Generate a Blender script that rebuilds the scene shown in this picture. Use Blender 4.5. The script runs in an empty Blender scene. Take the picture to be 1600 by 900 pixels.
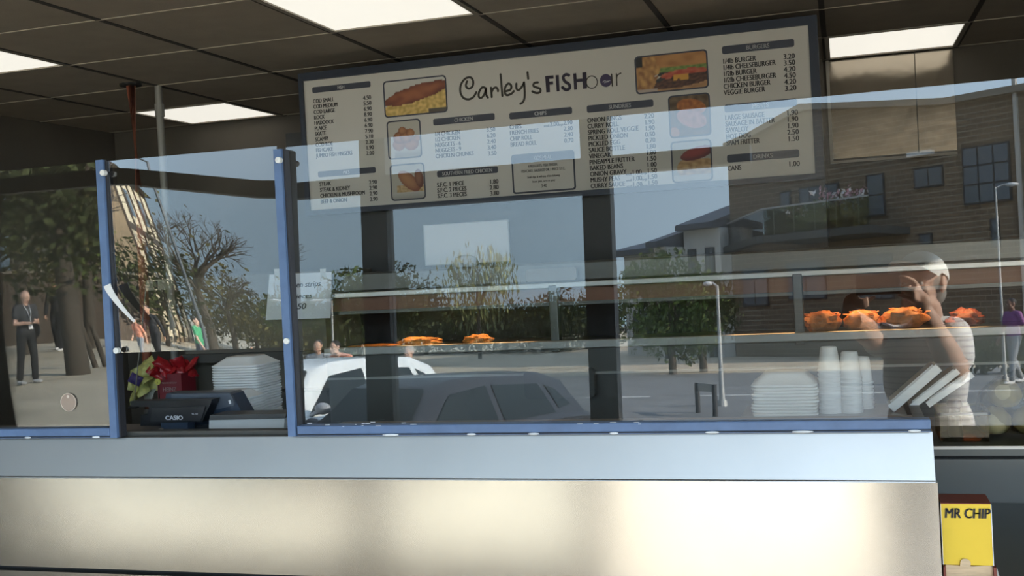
import bpy, bmesh, math, random
from math import sin, cos, pi, radians as R
from mathutils import Vector as V, Matrix, noise
import numpy as np
S = bpy.context.scene
COL = S.collection
rnd = random.Random(7)

# ---------------------------------------------------------------- camera
EYE = V((0.0, 0.0, 1.55))
FPX = 1718.15
YAW, PITCH, ROLL = R(16.8677), R(1.19189), R(-3.10457)
cy, sy, cp, sp, cr, sr = cos(YAW), sin(YAW), cos(PITCH), sin(PITCH), cos(ROLL), sin(ROLL)
_Ry = Matrix(((cy, 0, sy), (0, 1, 0), (-sy, 0, cy)))
_Rx = Matrix(((1, 0, 0), (0, cp, -sp), (0, sp, cp)))
_Rz = Matrix(((cr, -sr, 0), (sr, cr, 0), (0, 0, 1)))
CAMROT = _Rz @ _Rx @ _Ry                       # (x right, down, forward) of the room -> of the lens
_A = Matrix(((1, 0, 0), (0, 0, -1), (0, 1, 0)))  # world xyz -> room (x, down, forward)
_W2C = Matrix(((1, 0, 0), (0, -1, 0), (0, 0, -1))) @ CAMROT @ _A
cam_data = bpy.data.cameras.new('camera')
cam = bpy.data.objects.new('camera', cam_data); COL.objects.link(cam)
cam.matrix_world = Matrix.Translation(EYE) @ _W2C.transposed().to_4x4()
cam_data.sensor_width = 36.0
cam_data.lens = 36.0 * FPX / 1600.0
cam_data.clip_start = 0.02; cam_data.clip_end = 500
S.camera = cam

# ---------------------------------------------------------------- exposure, sky, sun
S.view_settings.view_transform = 'Standard'
S.view_settings.look = 'None'
S.view_settings.gamma = 1.0
S.view_settings.use_curve_mapping = False
S.view_settings.exposure = 0.0
SUN_DIR = V((0.86, 0.12, 0.375)).normalized()   # towards the sun
SUN_E = 30.0
sun_d = bpy.data.lights.new('sun', 'SUN'); sun_d.energy = SUN_E; sun_d.angle = R(0.6)
sun_d.color = (1.0, 0.91, 0.78)
sun_o = bpy.data.objects.new('sun', sun_d); COL.objects.link(sun_o)
sun_o.rotation_euler = SUN_DIR.to_track_quat('Z', 'Y').to_euler(); sun_o.location = (6, -4, 12)
world = bpy.data.worlds.new('sky'); S.world = world; world.use_nodes = True
nt = world.node_tree; nt.nodes.clear()
def _n(t, **k):
    n = nt.nodes.new(t)
    for a, b in k.items(): setattr(n, a, b)
    return n
_tc = _n('ShaderNodeTexCoord'); _sep = _n('ShaderNodeSeparateXYZ')
_dot = _n('ShaderNodeVectorMath', operation='DOT_PRODUCT'); _dot.inputs[1].default_value = SUN_DIR
nt.links.new(_tc.outputs['Generated'], _dot.inputs[0]); nt.links.new(_tc.outputs['Generated'], _sep.inputs[0])
_mr = _n('ShaderNodeMapRange'); _mr.interpolation_type = 'SMOOTHSTEP'
for i, v_ in ((1, -0.95), (2, 0.75), (3, 1.7), (4, 9.0)): _mr.inputs[i].default_value = v_
nt.links.new(_dot.outputs['Value'], _mr.inputs[0])
_cr = _n('ShaderNodeValToRGB')
_cr.color_ramp.elements[0].position = 0.0; _cr.color_ramp.elements[0].color = (0.60, 0.82, 1.0, 1)
_cr.color_ramp.elements[1].position = 0.6; _cr.color_ramp.elements[1].color = (0.52, 0.70, 0.95, 1)
nt.links.new(_sep.outputs['Z'], _cr.inputs[0])
_bg = _n('ShaderNodeBackground'); _out = _n('ShaderNodeOutputWorld')
nt.links.new(_cr.outputs[0], _bg.inputs[0]); nt.links.new(_mr.outputs[0], _bg.inputs[1]); nt.links.new(_bg.outputs[0], _out.inputs[0])
S.cycles.max_bounces = 10; S.cycles.transparent_max_bounces = 16; S.cycles.glossy_bounces = 6; S.cycles.diffuse_bounces = 4
S.cycles.use_denoising = True; S.cycles.sample_clamp_indirect = 8.0
S.cycles.caustics_reflective = False

# ---------------------------------------------------------------- geometry of the place
G = 2.0            # distance of the glass screen from the lens
DB = 4.3           # menu board
DR = 3.9           # front of the frying range
WALL_Y = 5.72      # back wall
CEIL = EYE.z + 0.93
SHOP_Y = -1.0      # shop front
WALL_X = -4.2
TW2 = 0.062; HEATW = 0.3
def ray(px, py):
    d = CAMROT.transposed() @ V(((px - 800) / FPX, (py - 450) / FPX, 1.0))
    return V((d.x, d.z, -d.y))
def P(px, py, D):                               # point on the plane D in front of the lens
    r = ray(px, py); return EYE + r * (D / r.y)
PANES = {1: (0.3, 0.0), 2: (1.0, 0.0), 3: (1.65, -0.7)}   # lean back, turn (degrees) of the three panes
RAIL_Z = EYE.z - 0.315
def pane_plane(k):
    a, b = R(PANES[k][0]), R(PANES[k][1])
    x0 = {1: -1.9, 2: -1.29, 3: -0.45}[k]
    return V((x0, G, RAIL_Z)), V((sin(b) * cos(a), -cos(a) * cos(b), sin(a)))
def refl(px, py, k):
    p0, n = pane_plane(k); r = ray(px, py); t = (p0 - EYE).dot(n) / r.dot(n)
    return EYE + r * t, r - n * (2 * r.dot(n))
def RX(px, py, k, Y):                           # what the pane shows at a pixel, met at world y = Y
    h, d = refl(px, py, k); return h + d * ((Y - h.y) / d.y)
def RF(px, py, k, p0, n):
    h, d = refl(px, py, k); return h + d * ((p0 - h).dot(n) / d.dot(n))
def RG(px, py, k, z=-0.1):
    h, d = refl(px, py, k); return h + d * ((z - h.z) / d.z)

# ---------------------------------------------------------------- materials
MATS = {}
def mat(name, col, rough=0.6, metal=0.0, var=0.0, scale=20.0, bump=0.0, bscale=60.0, emit=None, estr=0.0, alpha=1.0, coat=0.0, spec=None, stretch=None, col2=None):
    if name in MATS: return MATS[name]
    m = bpy.data.materials.new(name); m.use_nodes = True; t = m.node_tree; b = t.nodes['Principled BSDF']
    b.inputs['Base Color'].default_value = (*col, 1); b.inputs['Roughness'].default_value = rough; b.inputs['Metallic'].default_value = metal
    if spec is not None: b.inputs['Specular IOR Level'].default_value = spec
    if coat: b.inputs['Coat Weight'].default_value = coat
    tc = t.nodes.new('ShaderNodeTexCoord'); mp = t.nodes.new('ShaderNodeMapping')
    t.links.new(tc.outputs['Object'], mp.inputs[0])
    if stretch: mp.inputs['Scale'].default_value = stretch
    if var or col2:
        nz = t.nodes.new('ShaderNodeTexNoise'); nz.inputs['Scale'].default_value = scale; nz.inputs['Detail'].default_value = 5
        t.links.new(mp.outputs[0], nz.inputs['Vector'])
        cr_ = t.nodes.new('ShaderNodeValToRGB')
        lo = col2 if col2 else tuple(max(0, c * (1 - var)) for c in col); hi = col if col2 else tuple(min(1, c * (1 + var)) for c in col)
        cr_.color_ramp.elements[0].color = (*lo, 1); cr_.color_ramp.elements[1].color = (*hi, 1)
        cr_.color_ramp.elements[0].position = .3; cr_.color_ramp.elements[1].position = .7
        t.links.new(nz.outputs['Fac'], cr_.inputs[0]); t.links.new(cr_.outputs[0], b.inputs['Base Color'])
    if bump:
        n2 = t.nodes.new('ShaderNodeTexNoise'); n2.inputs['Scale'].default_value = bscale; n2.inputs['Detail'].default_value = 4
        t.links.new(mp.outputs[0], n2.inputs['Vector'])
        bp = t.nodes.new('ShaderNodeBump'); bp.inputs['Strength'].default_value = bump; bp.inputs['Distance'].default_value = .01
        t.links.new(n2.outputs['Fac'], bp.inputs['Height']); t.links.new(bp.outputs[0], b.inputs['Normal'])
    if emit:
        b.inputs['Emission Color'].default_value = (*emit, 1); b.inputs['Emission Strength'].default_value = estr
    MATS[name] = m; return m
def glass_mat(name, tint=(1, 1, 1), mult=1.9, base=0.02):
    if name in MATS: return MATS[name]
    m = bpy.data.materials.new(name); m.use_nodes = True; t = m.node_tree; t.nodes.clear()
    o = t.nodes.new('ShaderNodeOutputMaterial'); mx = t.nodes.new('ShaderNodeMixShader')
    tr = t.nodes.new('ShaderNodeBsdfTransparent'); gl = t.nodes.new('ShaderNodeBsdfGlossy')
    tr.inputs[0].default_value = (*tint, 1); gl.inputs['Roughness'].default_value = 0.0; gl.inputs[0].default_value = (1, 1, 1, 1)
    fr = t.nodes.new('ShaderNodeFresnel'); fr.inputs[0].default_value = 1.5
    ml = t.nodes.new('ShaderNodeMath'); ml.operation = 'MULTIPLY_ADD'; ml.inputs[1].default_value = mult; ml.inputs[2].default_value = base; ml.use_clamp = True
    t.links.new(fr.outputs[0], ml.inputs[0]); t.links.new(ml.outputs[0], mx.inputs[0])
    t.links.new(tr.outputs[0], mx.inputs[1]); t.links.new(gl.outputs[0], mx.inputs[2]); t.links.new(mx.outputs[0], o.inputs[0])
    MATS[name] = m; return m
def clear_mat(name, tint=(1, 1, 1)):
    if name in MATS: return MATS[name]
    m = bpy.data.materials.new(name); m.use_nodes = True; t = m.node_tree; t.nodes.clear()
    o = t.nodes.new('ShaderNodeOutputMaterial'); tr = t.nodes.new('ShaderNodeBsdfTransparent'); tr.inputs[0].default_value = (*tint, 1)
    t.links.new(tr.outputs[0], o.inputs[0]); MATS[name] = m; return m
def print_mat():
    if 'printed photo' in MATS: return MATS['printed photo']
    m = bpy.data.materials.new('printed photo'); m.use_nodes = True; t = m.node_tree; b = t.nodes['Principled BSDF']
    a = t.nodes.new('ShaderNodeVertexColor'); a.layer_name = 'Col'
    t.links.new(a.outputs[0], b.inputs['Base Color']); b.inputs['Roughness'].default_value = .5
    MATS['printed photo'] = m; return m
def brick_mat(name, c1, c2, mortar, scale=1.0):
    if name in MATS: return MATS[name]
    m = bpy.data.materials.new(name); m.use_nodes = True; t = m.node_tree; b = t.nodes['Principled BSDF']
    tc = t.nodes.new('ShaderNodeTexCoord'); sx = t.nodes.new('ShaderNodeSeparateXYZ'); cx = t.nodes.new('ShaderNodeCombineXYZ')
    ad = t.nodes.new('ShaderNodeMath'); ad.operation = 'ADD'
    t.links.new(tc.outputs['Object'], sx.inputs[0]); t.links.new(sx.outputs[0], ad.inputs[0]); t.links.new(sx.outputs[1], ad.inputs[1])
    t.links.new(ad.outputs[0], cx.inputs[0]); t.links.new(sx.outputs[2], cx.inputs[1])
    br = t.nodes.new('ShaderNodeTexBrick'); br.inputs['Scale'].default_value = scale
    br.inputs['Color1'].default_value = (*c1, 1); br.inputs['Color2'].default_value = (*c2, 1); br.inputs['Mortar'].default_value = (*mortar, 1)
    br.inputs['Brick Width'].default_value = .45; br.inputs['Row Height'].default_value = .15; br.inputs['Mortar Size'].default_value = .012
    t.links.new(cx.outputs[0], br.inputs['Vector']); t.links.new(br.outputs[0], b.inputs['Base Color']); b.inputs['Roughness'].default_value = .85
    MATS[name] = m; return m

# ---------------------------------------------------------------- mesh builder (one MB = one mesh object)
class MB:
    def __init__(s): s.v = []; s.f = []; s.m = []; s.mi = 0
    def add(s, vs, fs, M=None):
        o = len(s.v)
        s.v += [tuple(M @ V(p)) if M else tuple(p) for p in vs]
        for f in fs: s.f.append(tuple(i + o for i in f)); s.m.append(s.mi)
        return s
    def box(s, a, b, M=None, bev=0.0):
        x0, y0, z0 = (min(a[i], b[i]) for i in range(3)); x1, y1, z1 = (max(a[i], b[i]) for i in range(3))
        if bev <= 0:
            return s.add([(x0, y0, z0), (x1, y0, z0), (x1, y1, z0), (x0, y1, z0), (x0, y0, z1), (x1, y0, z1), (x1, y1, z1), (x0, y1, z1)],
                         [(0, 3, 2, 1), (4, 5, 6, 7), (0, 1, 5, 4), (1, 2, 6, 5), (2, 3, 7, 6), (3, 0, 4, 7)], M)
        bm = bmesh.new(); bmesh.ops.create_cube(bm, size=1)
        for v in bm.verts: v.co = V(((x0 + x1) / 2 + v.co.x * (x1 - x0), (y0 + y1) / 2 + v.co.y * (y1 - y0), (z0 + z1) / 2 + v.co.z * (z1 - z0)))
        bmesh.ops.bevel(bm, geom=bm.edges[:] , offset=min(bev, .49 * min(x1 - x0, y1 - y0, z1 - z0)), segments=2, affect='EDGES', profile=.5)
        s.bm(bm, M); bm.free(); return s
    def bm(s, bm, M=None):
        bm.verts.index_update(); bm.verts.ensure_lookup_table()
        return s.add([v.co[:] for v in bm.verts], [[v.index for v in f.verts] for f in bm.faces], M)
    def mesh(s, me, M=None): return s.add([v.co[:] for v in me.vertices], [list(p.vertices) for p in me.polygons], M)
    def rings(s, rings, cap0=True, cap1=True, closed=True, M=None):
        n = len(rings[0]); vs = [p for r in rings for p in r]; fs = []
        for i in range(len(rings) - 1):
            for j in range(n if closed else n - 1):
                k = (j + 1) % n
                fs.append((i * n + j, i * n + k, (i + 1) * n + k, (i + 1) * n + j))
        if cap0: fs.append(tuple(range(n))[::-1])
        if cap1: fs.append(tuple((len(rings) - 1) * n + j for j in range(n)))
        return s.add(vs, fs, M)
    def cone(s, p0, r0, p1, r1, n=12, caps=True):
        p0, p1 = V(p0), V(p1); d = (p1 - p0)
        q = d.to_track_quat('Z', 'Y')
        rs = [[p + q @ V((r * cos(2 * pi * j / n), r * sin(2 * pi * j / n), 0)) for j in range(n)] for p, r in ((p0, r0), (p1, r1))]
        return s.rings(rs, caps, caps)
    def tube(s, pts, r, n=8):
        pts = [V(p) for p in pts]; rs = []
        for i, p in enumerate(pts):
            d = (pts[min(i + 1, len(pts) - 1)] - pts[max(i - 1, 0)]); q = d.to_track_quat('Z', 'Y')
            rr = r[i] if isinstance(r, (list, tuple)) else r
            rs.append([p + q @ V((rr * cos(2 * pi * j / n), rr * sin(2 * pi * j / n), 0)) for j in range(n)])
        return s.rings(rs)
    def lathe(s, prof, n=24, M=None, cap=True):
        return s.rings([[(r * cos(2 * pi * j / n), r * sin(2 * pi * j / n), z) for j in range(n)] for r, z in prof], cap, cap, True, M)
    def ell(s, c, r, rot=None, nu=14, nv=9):
        c = V(c); r = (r, r, r) if not hasattr(r, '__len__') else r
        vs = []; fs = []
        for i in range(nv + 1):
            t = pi * i / nv
            for j in range(nu):
                p = V((r[0] * sin(t) * cos(2 * pi * j / nu), r[1] * sin(t) * sin(2 * pi * j / nu), r[2] * cos(t)))
                if rot: p = rot @ p
                vs.append(c + p)
        for i in range(nv):
            for j in range(nu):
                k = (j + 1) % nu
                fs.append((i * nu + j, (i + 1) * nu + j, (i + 1) * nu + k, i * nu + k))
        return s.add(vs, fs)
    def cap(s, p0, r0, p1, r1, n=12):               # round-ended tapered limb
        s.cone(p0, r0, p1, r1, n); s.ell(p0, r0, None, n, 8); s.ell(p1, r1, None, n, 8); return s
    def prism(s, poly, y0, y1, M=None):             # polygon in xz, extruded along y
        n = len(poly)
        return s.add([(x, y0, z) for x, z in poly] + [(x, y1, z) for x, z in poly],
                     [tuple(range(n)), tuple(range(2 * n - 1, n - 1, -1))] + [(i, i + n, (i + 1) % n + n, (i + 1) % n) for i in range(n)], M)
    def build(s, name, mats, parent=None, smooth=False, origin=None, world=True, sub=0, mods=()):
        me = bpy.data.meshes.new(name)
        if not isinstance(mats, (list, tuple)): mats = [mats]
        off = V((0, 0, 0))
        if world:
            if parent is not None:
                off = parent_loc(parent)
            else:
                xs = [p[0] for p in s.v]; ys = [p[1] for p in s.v]; zs = [p[2] for p in s.v]
                off = V(((min(xs) + max(xs)) / 2, (min(ys) + max(ys)) / 2, min(zs))) if origin is None else V(origin)
        me.from_pydata([(p[0] - off.x, p[1] - off.y, p[2] - off.z) for p in s.v], [], s.f)
        for m in mats: me.materials.append(m)
        me.polygons.foreach_set('material_index', s.m)
        me.validate()
        bm = bmesh.new(); bm.from_mesh(me); bmesh.ops.recalc_face_normals(bm, faces=bm.faces[:]); bm.to_mesh(me); bm.free()
        if smooth:
            me.polygons.foreach_set('use_smooth', [True] * len(me.polygons))
            if smooth != 'all':
                try: me.set_sharp_from_angle(angle=R(38))
                except Exception: pass
        o = bpy.data.objects.new(name, me); COL.objects.link(o)
        if parent is not None: o.parent = parent
        elif world: o.location = off
        return o
def parent_loc(p):
    l = V((0, 0, 0))
    while p is not None: l = l + p.location; p = p.parent
    return l
def tag(o, label, cat, group=None, kind=None):
    if label: o['label'] = label
    if cat: o['category'] = cat
    if group: o['group'] = group
    if kind: o['kind'] = kind
    return o
def thing(name, label, cat, loc=(0, 0, 0), rz=0.0, group=None):
    o = bpy.data.objects.new(name, None); COL.objects.link(o); o.empty_display_size = .05
    o.location = loc; o.rotation_euler = (0, 0, rz)
    return tag(o, label, cat, group)
def struct(name, mb, m, label=None, smooth=False):
    o = mb.build(name, m, None, smooth); o['kind'] = 'structure'
    if label: o['label'] = label
    return o
def dup(root, loc, rz=0.0, label=None, group=None):
    kids = {}
    for c in bpy.data.objects:
        if c.parent: kids.setdefault(c.parent.name, []).append(c)
    def cpy(o, par):
        c = o.copy(); COL.objects.link(c)
        if par is not None: c.parent = par
        for k in kids.get(o.name, []): cpy(k, c)
        return c
    r = cpy(root, None); r.location = loc; r.rotation_euler = (0, 0, rz)
    if label: r['label'] = label
    if group: r['group'] = group
    return r
def remeshed(mb, vox, smooth=3, fac=.5):            # one continuous skin over joined shapes
    me = bpy.data.meshes.new('tmp'); me.from_pydata([tuple(p) for p in mb.v], [], mb.f); me.validate()
    bm = bmesh.new(); bm.from_mesh(me); bmesh.ops.recalc_face_normals(bm, faces=bm.faces[:]); bm.to_mesh(me); bm.free()
    o = bpy.data.objects.new('tmp', me); COL.objects.link(o)
    r = o.modifiers.new('r', 'REMESH'); r.mode = 'VOXEL'; r.voxel_size = vox
    if smooth:
        q = o.modifiers.new('s', 'SMOOTH'); q.factor = fac; q.iterations = smooth
    bpy.context.view_layer.update()
    dg = bpy.context.evaluated_depsgraph_get(); ev = o.evaluated_get(dg)
    out = bpy.data.meshes.new_from_object(ev)
    out2 = MB().mesh(out)
    bpy.data.objects.remove(o); bpy.data.meshes.remove(me); bpy.data.meshes.remove(out)
    return out2
def text_mb(mb, body, x, y, z, size, xs=1.0, align='LEFT', bold=0.0, space=1.0, slant=0.0, face=-1, M=None, track=1.0):
    c = bpy.data.curves.new('t', 'FONT'); c.body = body; c.size = size; c.align_x = align; c.space_line = space; c.shear = slant
    c.space_character = track; c.resolution_u = 3; c.fill_mode = 'FRONT'
    o = bpy.data.objects.new('t', c); COL.objects.link(o); bpy.context.view_layer.update()
    me = bpy.data.meshes.new_from_object(o.evaluated_get(bpy.context.evaluated_depsgraph_get()))
    if M is None: M = Matrix(((xs, 0, 0, x), (0, 0, 1, y), (0, 1, 0, z), (0, 0, 0, 1)))
    else: M = M @ Matrix.Diagonal((xs, 1, 1, 1))
    for sh in ((-bold, bold) if bold else (0,)): mb.mesh(me, Matrix.Translation((sh, 0, 0)) @ M)
    bpy.data.objects.remove(o); bpy.data.curves.remove(c); bpy.data.meshes.remove(me); return mb
def rrect(x0, z0, x1, z1, r, n=5):
    out = []
    for cx, cz, a0 in ((x1 - r, z1 - r, 0), (x0 + r, z1 - r, 90), (x0 + r, z0 + r, 180), (x1 - r, z0 + r, 270)):
        out += [(cx + r * cos(R(a0 + 90 * i / n)), cz + r * sin(R(a0 + 90 * i / n))) for i in range(n + 1)]
    return out
# ================================================================ ROOM
m_wall = mat('dark painted wall', (.12, .105, .085), .8, var=.12, scale=3)
m_ceil = mat('brown grey ceiling tile', (.36, .31, .25), .7, var=.06, scale=9, bump=.15, bscale=200)
m_tbar = mat('ceiling bar', (.42, .37, .30), .5)
m_tbar_dark = mat('ceiling bar gap', (.05, .045, .04), .8)
m_floor = mat('grey floor tile', (.33, .29, .24), .45, var=.15, scale=6)
m_trim = mat('dark trim', (.06, .06, .055), .5)
XR = 2.2
XL2 = -7.0; WY2 = 2.7      # the customers' side is wider to the left
struct('floor', MB().box((XL2, SHOP_Y, -.1), (XR, WALL_Y, 0)), m_floor, 'grey tiled shop floor')
struct('wall_left', MB().box((WALL_X - .1, WY2, 0), (WALL_X, WALL_Y + .1, CEIL + .1)).box((XL2, WY2, 0), (WALL_X - .1, WY2 + .1, CEIL + .1)).box((XL2 - .1, SHOP_Y, 0), (XL2, WY2 + .1, CEIL + .1)), m_wall, 'dark left wall')
struct('wall_back', MB().box((WALL_X, WALL_Y, 0), (XR, WALL_Y + .1, CEIL + .1)), m_wall, 'dark back wall')
SWY = 1.0      # unseen right side, glazing added up to here to let the sun in
struct('wall_right', MB().box((XR, SWY, 0), (XR + .1, WALL_Y + .1, CEIL + .1)).box((XR, SHOP_Y, 0), (XR + .1, SWY, .15)).box((XR, SHOP_Y, CEIL + .02), (XR + .1, SWY, CEIL + .45)), m_wall, 'dark right wall')
GX0, GY0, GP = -1.84, 3.88, .6
LIGHT_CELLS = [(-1, -1, 'square lit ceiling panel above the left end of the menu board'), (-3, -1, 'lit ceiling panel cut off by the left edge of the photo'),
               (-3, 2, 'lit ceiling panel behind the grey pipe at the far left'), (3, 2, 'lit ceiling panel right of the menu board above the steel wall panel')]
mb = MB()
xs = [WALL_X] + [GX0 + GP * k for k in range(-3, 7)] + [XR]
ys = [SHOP_Y] + [GY0 + GP * k for k in range(-8, 4)] + [WALL_Y]
lights = {(-3, -1), (0, -1), (-3, 2), (3, 2)}
def cell(i, j): return (GX0 + GP * i, GY0 + GP * j)
for a in range(len(xs) - 1):
    for b in range(len(ys) - 1):
        if (a - 4, b - 9) in lights: continue
        mb.box((xs[a], ys[b], CEIL), (xs[a + 1], ys[b + 1], CEIL + .03))
mb.box((XL2, SHOP_Y, CEIL + .10), (XR, WALL_Y, CEIL + .13))
mb.box((XL2, SHOP_Y, CEIL), (WALL_X, WY2, CEIL + .03))
mb.mi = 1
for y in ys[1:-1]: mb.box((WALL_X, y - .006, CEIL - .003), (XR, y + .006, CEIL))
mb.mi = 2
for x in xs[1:-1]: mb.box((x - .011, SHOP_Y, CEIL - .0025), (x + .011, WALL_Y, CEIL + .001))
struct('ceiling', mb, [m_ceil, m_tbar, m_tbar_dark], 'brown grey suspended tile ceiling')
m_light = mat('lit diffuser', (.9, .9, .85), .4, emit=(1.0, .96, .86), estr=.86)
m_lframe = mat('light frame', (.30, .27, .22), .5)
for (i, j, lab) in [(0, -1, LIGHT_CELLS[0][2]), (-3, -1, LIGHT_CELLS[1][2]), (-3, 2, LIGHT_CELLS[2][2]), (3, 2, LIGHT_CELLS[3][2])]:
    x, y = cell(i, j); t = thing('ceiling_light', lab, 'ceiling light', (x + .3, y + .3, CEIL), group='lit ceiling panels')
    f = MB()
    for a, b in (((x, y), (x + GP, y + .02)), ((x, y + GP - .02), (x + GP, y + GP)), ((x, y + .02), (x + .02, y + GP - .02)), ((x + GP - .02, y + .02), (x + GP, y + GP - .02))):
        f.box((a[0], a[1], CEIL - .004), (b[0], b[1], CEIL + .03))
    f.build('frame', m_lframe, t)
    MB().box((x + .02, y + .02, CEIL + .002), (x + GP - .02, y + GP - .02, CEIL + .02)).build('diffuser', m_light, t)

# shop front: mullions, transom and header, measured from what the glass shows
m_alu = mat('dark shopfront frame', (.035, .033, .03), .5)
m_pane = glass_mat('shop window glass', (.93, .95, .95), 1.2, .0)
zt0, zt1 = RX(1050, 263, 3, SHOP_Y).z, RX(1050, 235, 3, SHOP_Y).z
mull = [(RX(566, 400, 3, SHOP_Y).x, RX(606, 400, 3, SHOP_Y).x), (RX(913, 400, 3, SHOP_Y).x, RX(957, 400, 3, SHOP_Y).x)]
HEAD = CEIL + .1
JX = RX(1172, 240, 3, SHOP_Y).x
mb = MB()
for a, b in mull: mb.box((a, SHOP_Y - .08, 0), (b, SHOP_Y, HEAD))
mb.box((XL2, SHOP_Y - .08, zt0), (JX, SHOP_Y, zt1))
mb.box((mull[0][1], SHOP_Y - .08, zt0 - .085), (mull[1][0], SHOP_Y, zt0))
mb.box((XL2, SHOP_Y - .08, CEIL + .02), (XR, SHOP_Y, CEIL + .45))
mb.box((XL2 - .1, SHOP_Y - .08, 0), (XL2 + .1, SHOP_Y, HEAD)); mb.box((XR - .1, SHOP_Y - .08, 0), (XR + .1, SHOP_Y, HEAD))
mb.box((XL2, SHOP_Y - .08, 0), (mull[1][0], SHOP_Y, .12))
struct('wall_front', mb, m_alu, 'dark framed glazed shop front facing the street')
def pane_box(x0, x1, z0, z1): return MB().box((x0, SHOP_Y - .045, z0), (x1, SHOP_Y - .037, z1))
struct('window_1', pane_box(XL2 + .1, mull[0][0], .12, zt0), m_pane, 'left shop window pane')
struct('window_added', MB().box((XR + .04, SHOP_Y, .15), (XR + .048, SWY, CEIL + .02)), m_pane, 'added side window pane out of view that lets the sun in')  # unseen pane added at the side so sunlight reaches the photographer
struct('window_2', pane_box(mull[0][1], mull[1][0], .12, zt0 - .085), m_pane, 'middle shop window pane')

# ================================================================ SERVING COUNTER
def steel(name, col, rough, aniso, bumpv=.02, stretch=(2, 2, 60)):
    m = mat(name, col, rough, 1.0, var=.07, scale=3.0, bump=bumpv, bscale=6, stretch=None)
    b = m.node_tree.nodes['Principled BSDF']
    b.inputs['Anisotropic'].default_value = aniso
    tg = m.node_tree.nodes.new('ShaderNodeTangent'); tg.direction_type = 'RADIAL'; tg.axis = 'Z'
    if aniso: b.inputs['Anisotropic Rotation'].default_value = 0.0
    return m
m_steel = steel('brushed counter steel', (.44, .425, .40), .17, 0.0)
m_steel2 = steel('brushed band steel', (.40, .39, .375), .36, 0.0)
m_dark = mat('black recess', (.012, .012, .012), .8)
m_ledge = mat('brown grey worktop', (.20, .165, .14), .5, var=.1, scale=10)
CT = P(1456, 676.5, G).z; CS = P(1463, 750, G).z; CG = P(240, 891, G).z; CX = P(1457, 676, G).x; CL = -3.6
BANDY = G - .020
ctr = thing('serving_counter', 'stainless steel serving counter running under the glass screen', 'counter', ((CL + CX) / 2, G + .3, 0))
mb = MB()
pr = [(G, CT + .002), (G + .02, CT + .004), (G + .02, CS - .004), (BANDY - .0035, CS), (BANDY - .0030, CS + .0016), (BANDY - .0005, CS + .0034)]
mb.rings([[(x, y, z) for y, z in pr] for x in (CL, CX)]).build('upper_band', m_steel2, ctr)
mb = MB(); mb.box((CL, BANDY - .003, CG + .006), (CX + .003, G + .02, CS)); mb.build('front_panel', m_steel, ctr)
MB().box((CL, BANDY + .018, CG - .004), (CX + .003, G + .02, CG + .006)).build('shadow_gap', m_dark, ctr)
MB().box((CL, BANDY - .003, .08), (CX + .006, G + .02, CG - .004)).build('lower_panel', m_steel, ctr)
MB().box((CX - .02, G + .021, .08), (CX, G + .62, CT - .002)).build('end_panel', mat('dark steel side', (.10, .10, .10), .5, .6), ctr)
MB().box((CL, G + .02, .08), (CX - .02, G + .10, CT - .07)).build('front_frame', m_dark, ctr)
PX1, PX2 = P(171, 470, G).x, P(449, 470, G).x
MB().box((PX2, G + .02, CT - .03), (CX - .021, G + .225, CT - .002)).build('back_ledge', m_ledge, ctr)
MB().box((CL, G + .02, CT - .03), (PX1, G + .225, CT - .002)).build('back_ledge', m_ledge, ctr)
MB().box((PX1, G + .02, CT - .03), (PX2, G + .05, CT + .012)).build('hatch_sill', mat('dark sill', (.05, .05, .045), .4), ctr)
WT = CT - .10
MB().box((CL, G + .1, WT - .03), (CX - .02, G + .62, WT)).build('worktop', mat('steel worktop', (.25, .25, .24), .4, .7), ctr)
MB().box((CL, G + .1, .0), (CX - .02, G + .6, .08)).build('plinth', m_dark, ctr)

# ================================================================ GLASS SCREEN
m_glass = glass_mat('screen glass', (.97, .98, .97), 1.9, .012)
m_gedge = clear_mat('clear glass body', (.99, .995, .99))
m_blue = mat('blue painted frame', (.095, .16, .30), .42, var=.12, scale=30)
m_bluegrey = mat('blue grey lower rail', (.09, .13, .22), .5, var=.15, scale=30)
m_screw = mat('pale screw', (.75, .75, .72), .4)
m_strip = mat('black strip', (.02, .02, .025), .6)
scr = thing('glass_screen', 'blue framed glass screen standing on the steel counter', 'glass screen', (-.5, G, CT + .004))
ZTOP = EYE.z + .228 * G / 1.7
ZTOP3 = EYE.z + .222 * G / 1.7
def pane(k, x0, x1, z0, z1, twist=0.0, nx=8, nz=10):
    p0, n = pane_plane(k); zc = (z0 + z1) / 2; xc = (x0 + x1) / 2
    def pt(i, j, back):
        x = x0 + (x1 - x0) * i / nx; z = z0 + (z1 - z0) * j / nz
        y = p0.y - ((x - p0.x) * n.x + (z - p0.z) * n.z) / n.y + twist * (x - xc) * (z - z0)
        return (x, y + (.006 if back else 0), z)
    mb = MB()
    vs = [pt(i, j, b) for b in (0, 1) for j in range(nz + 1) for i in range(nx + 1)]
    w = nx + 1; N = w * (nz + 1); fr = []; ot = []
    for j in range(nz):
        for i in range(nx):
            a = j * w + i; fr.append((a, a + 1, a + w + 1, a + w)); ot.append((N + a, N + a + w, N + a + w + 1, N + a + 1))
    for i in range(nx): ot += [(i, N + i, N + i + 1, i + 1), (nz * w + i, nz * w + i + 1, N + nz * w + i + 1, N + nz * w + i)]
    for j in range(nz): ot += [(j * w, j * w + w, N + j * w + w, N + j * w), (j * w + nx, N + j * w + nx, N + j * w + w + nx, j * w + w + nx)]
    mb.add(vs, fr); mb.mi = 1; mb.add(vs, ot)          # the front face keeps its own corners, so its shading stays true
    ob = mb.build('glass_pane', [m_glass, m_gedge], scr)
    for p in ob.data.polygons:
        if p.material_index == 0 and twist: p.use_smooth = True
    return ob
RT = P(1300, 655, G).z                                             # top of the blue rail
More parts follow.
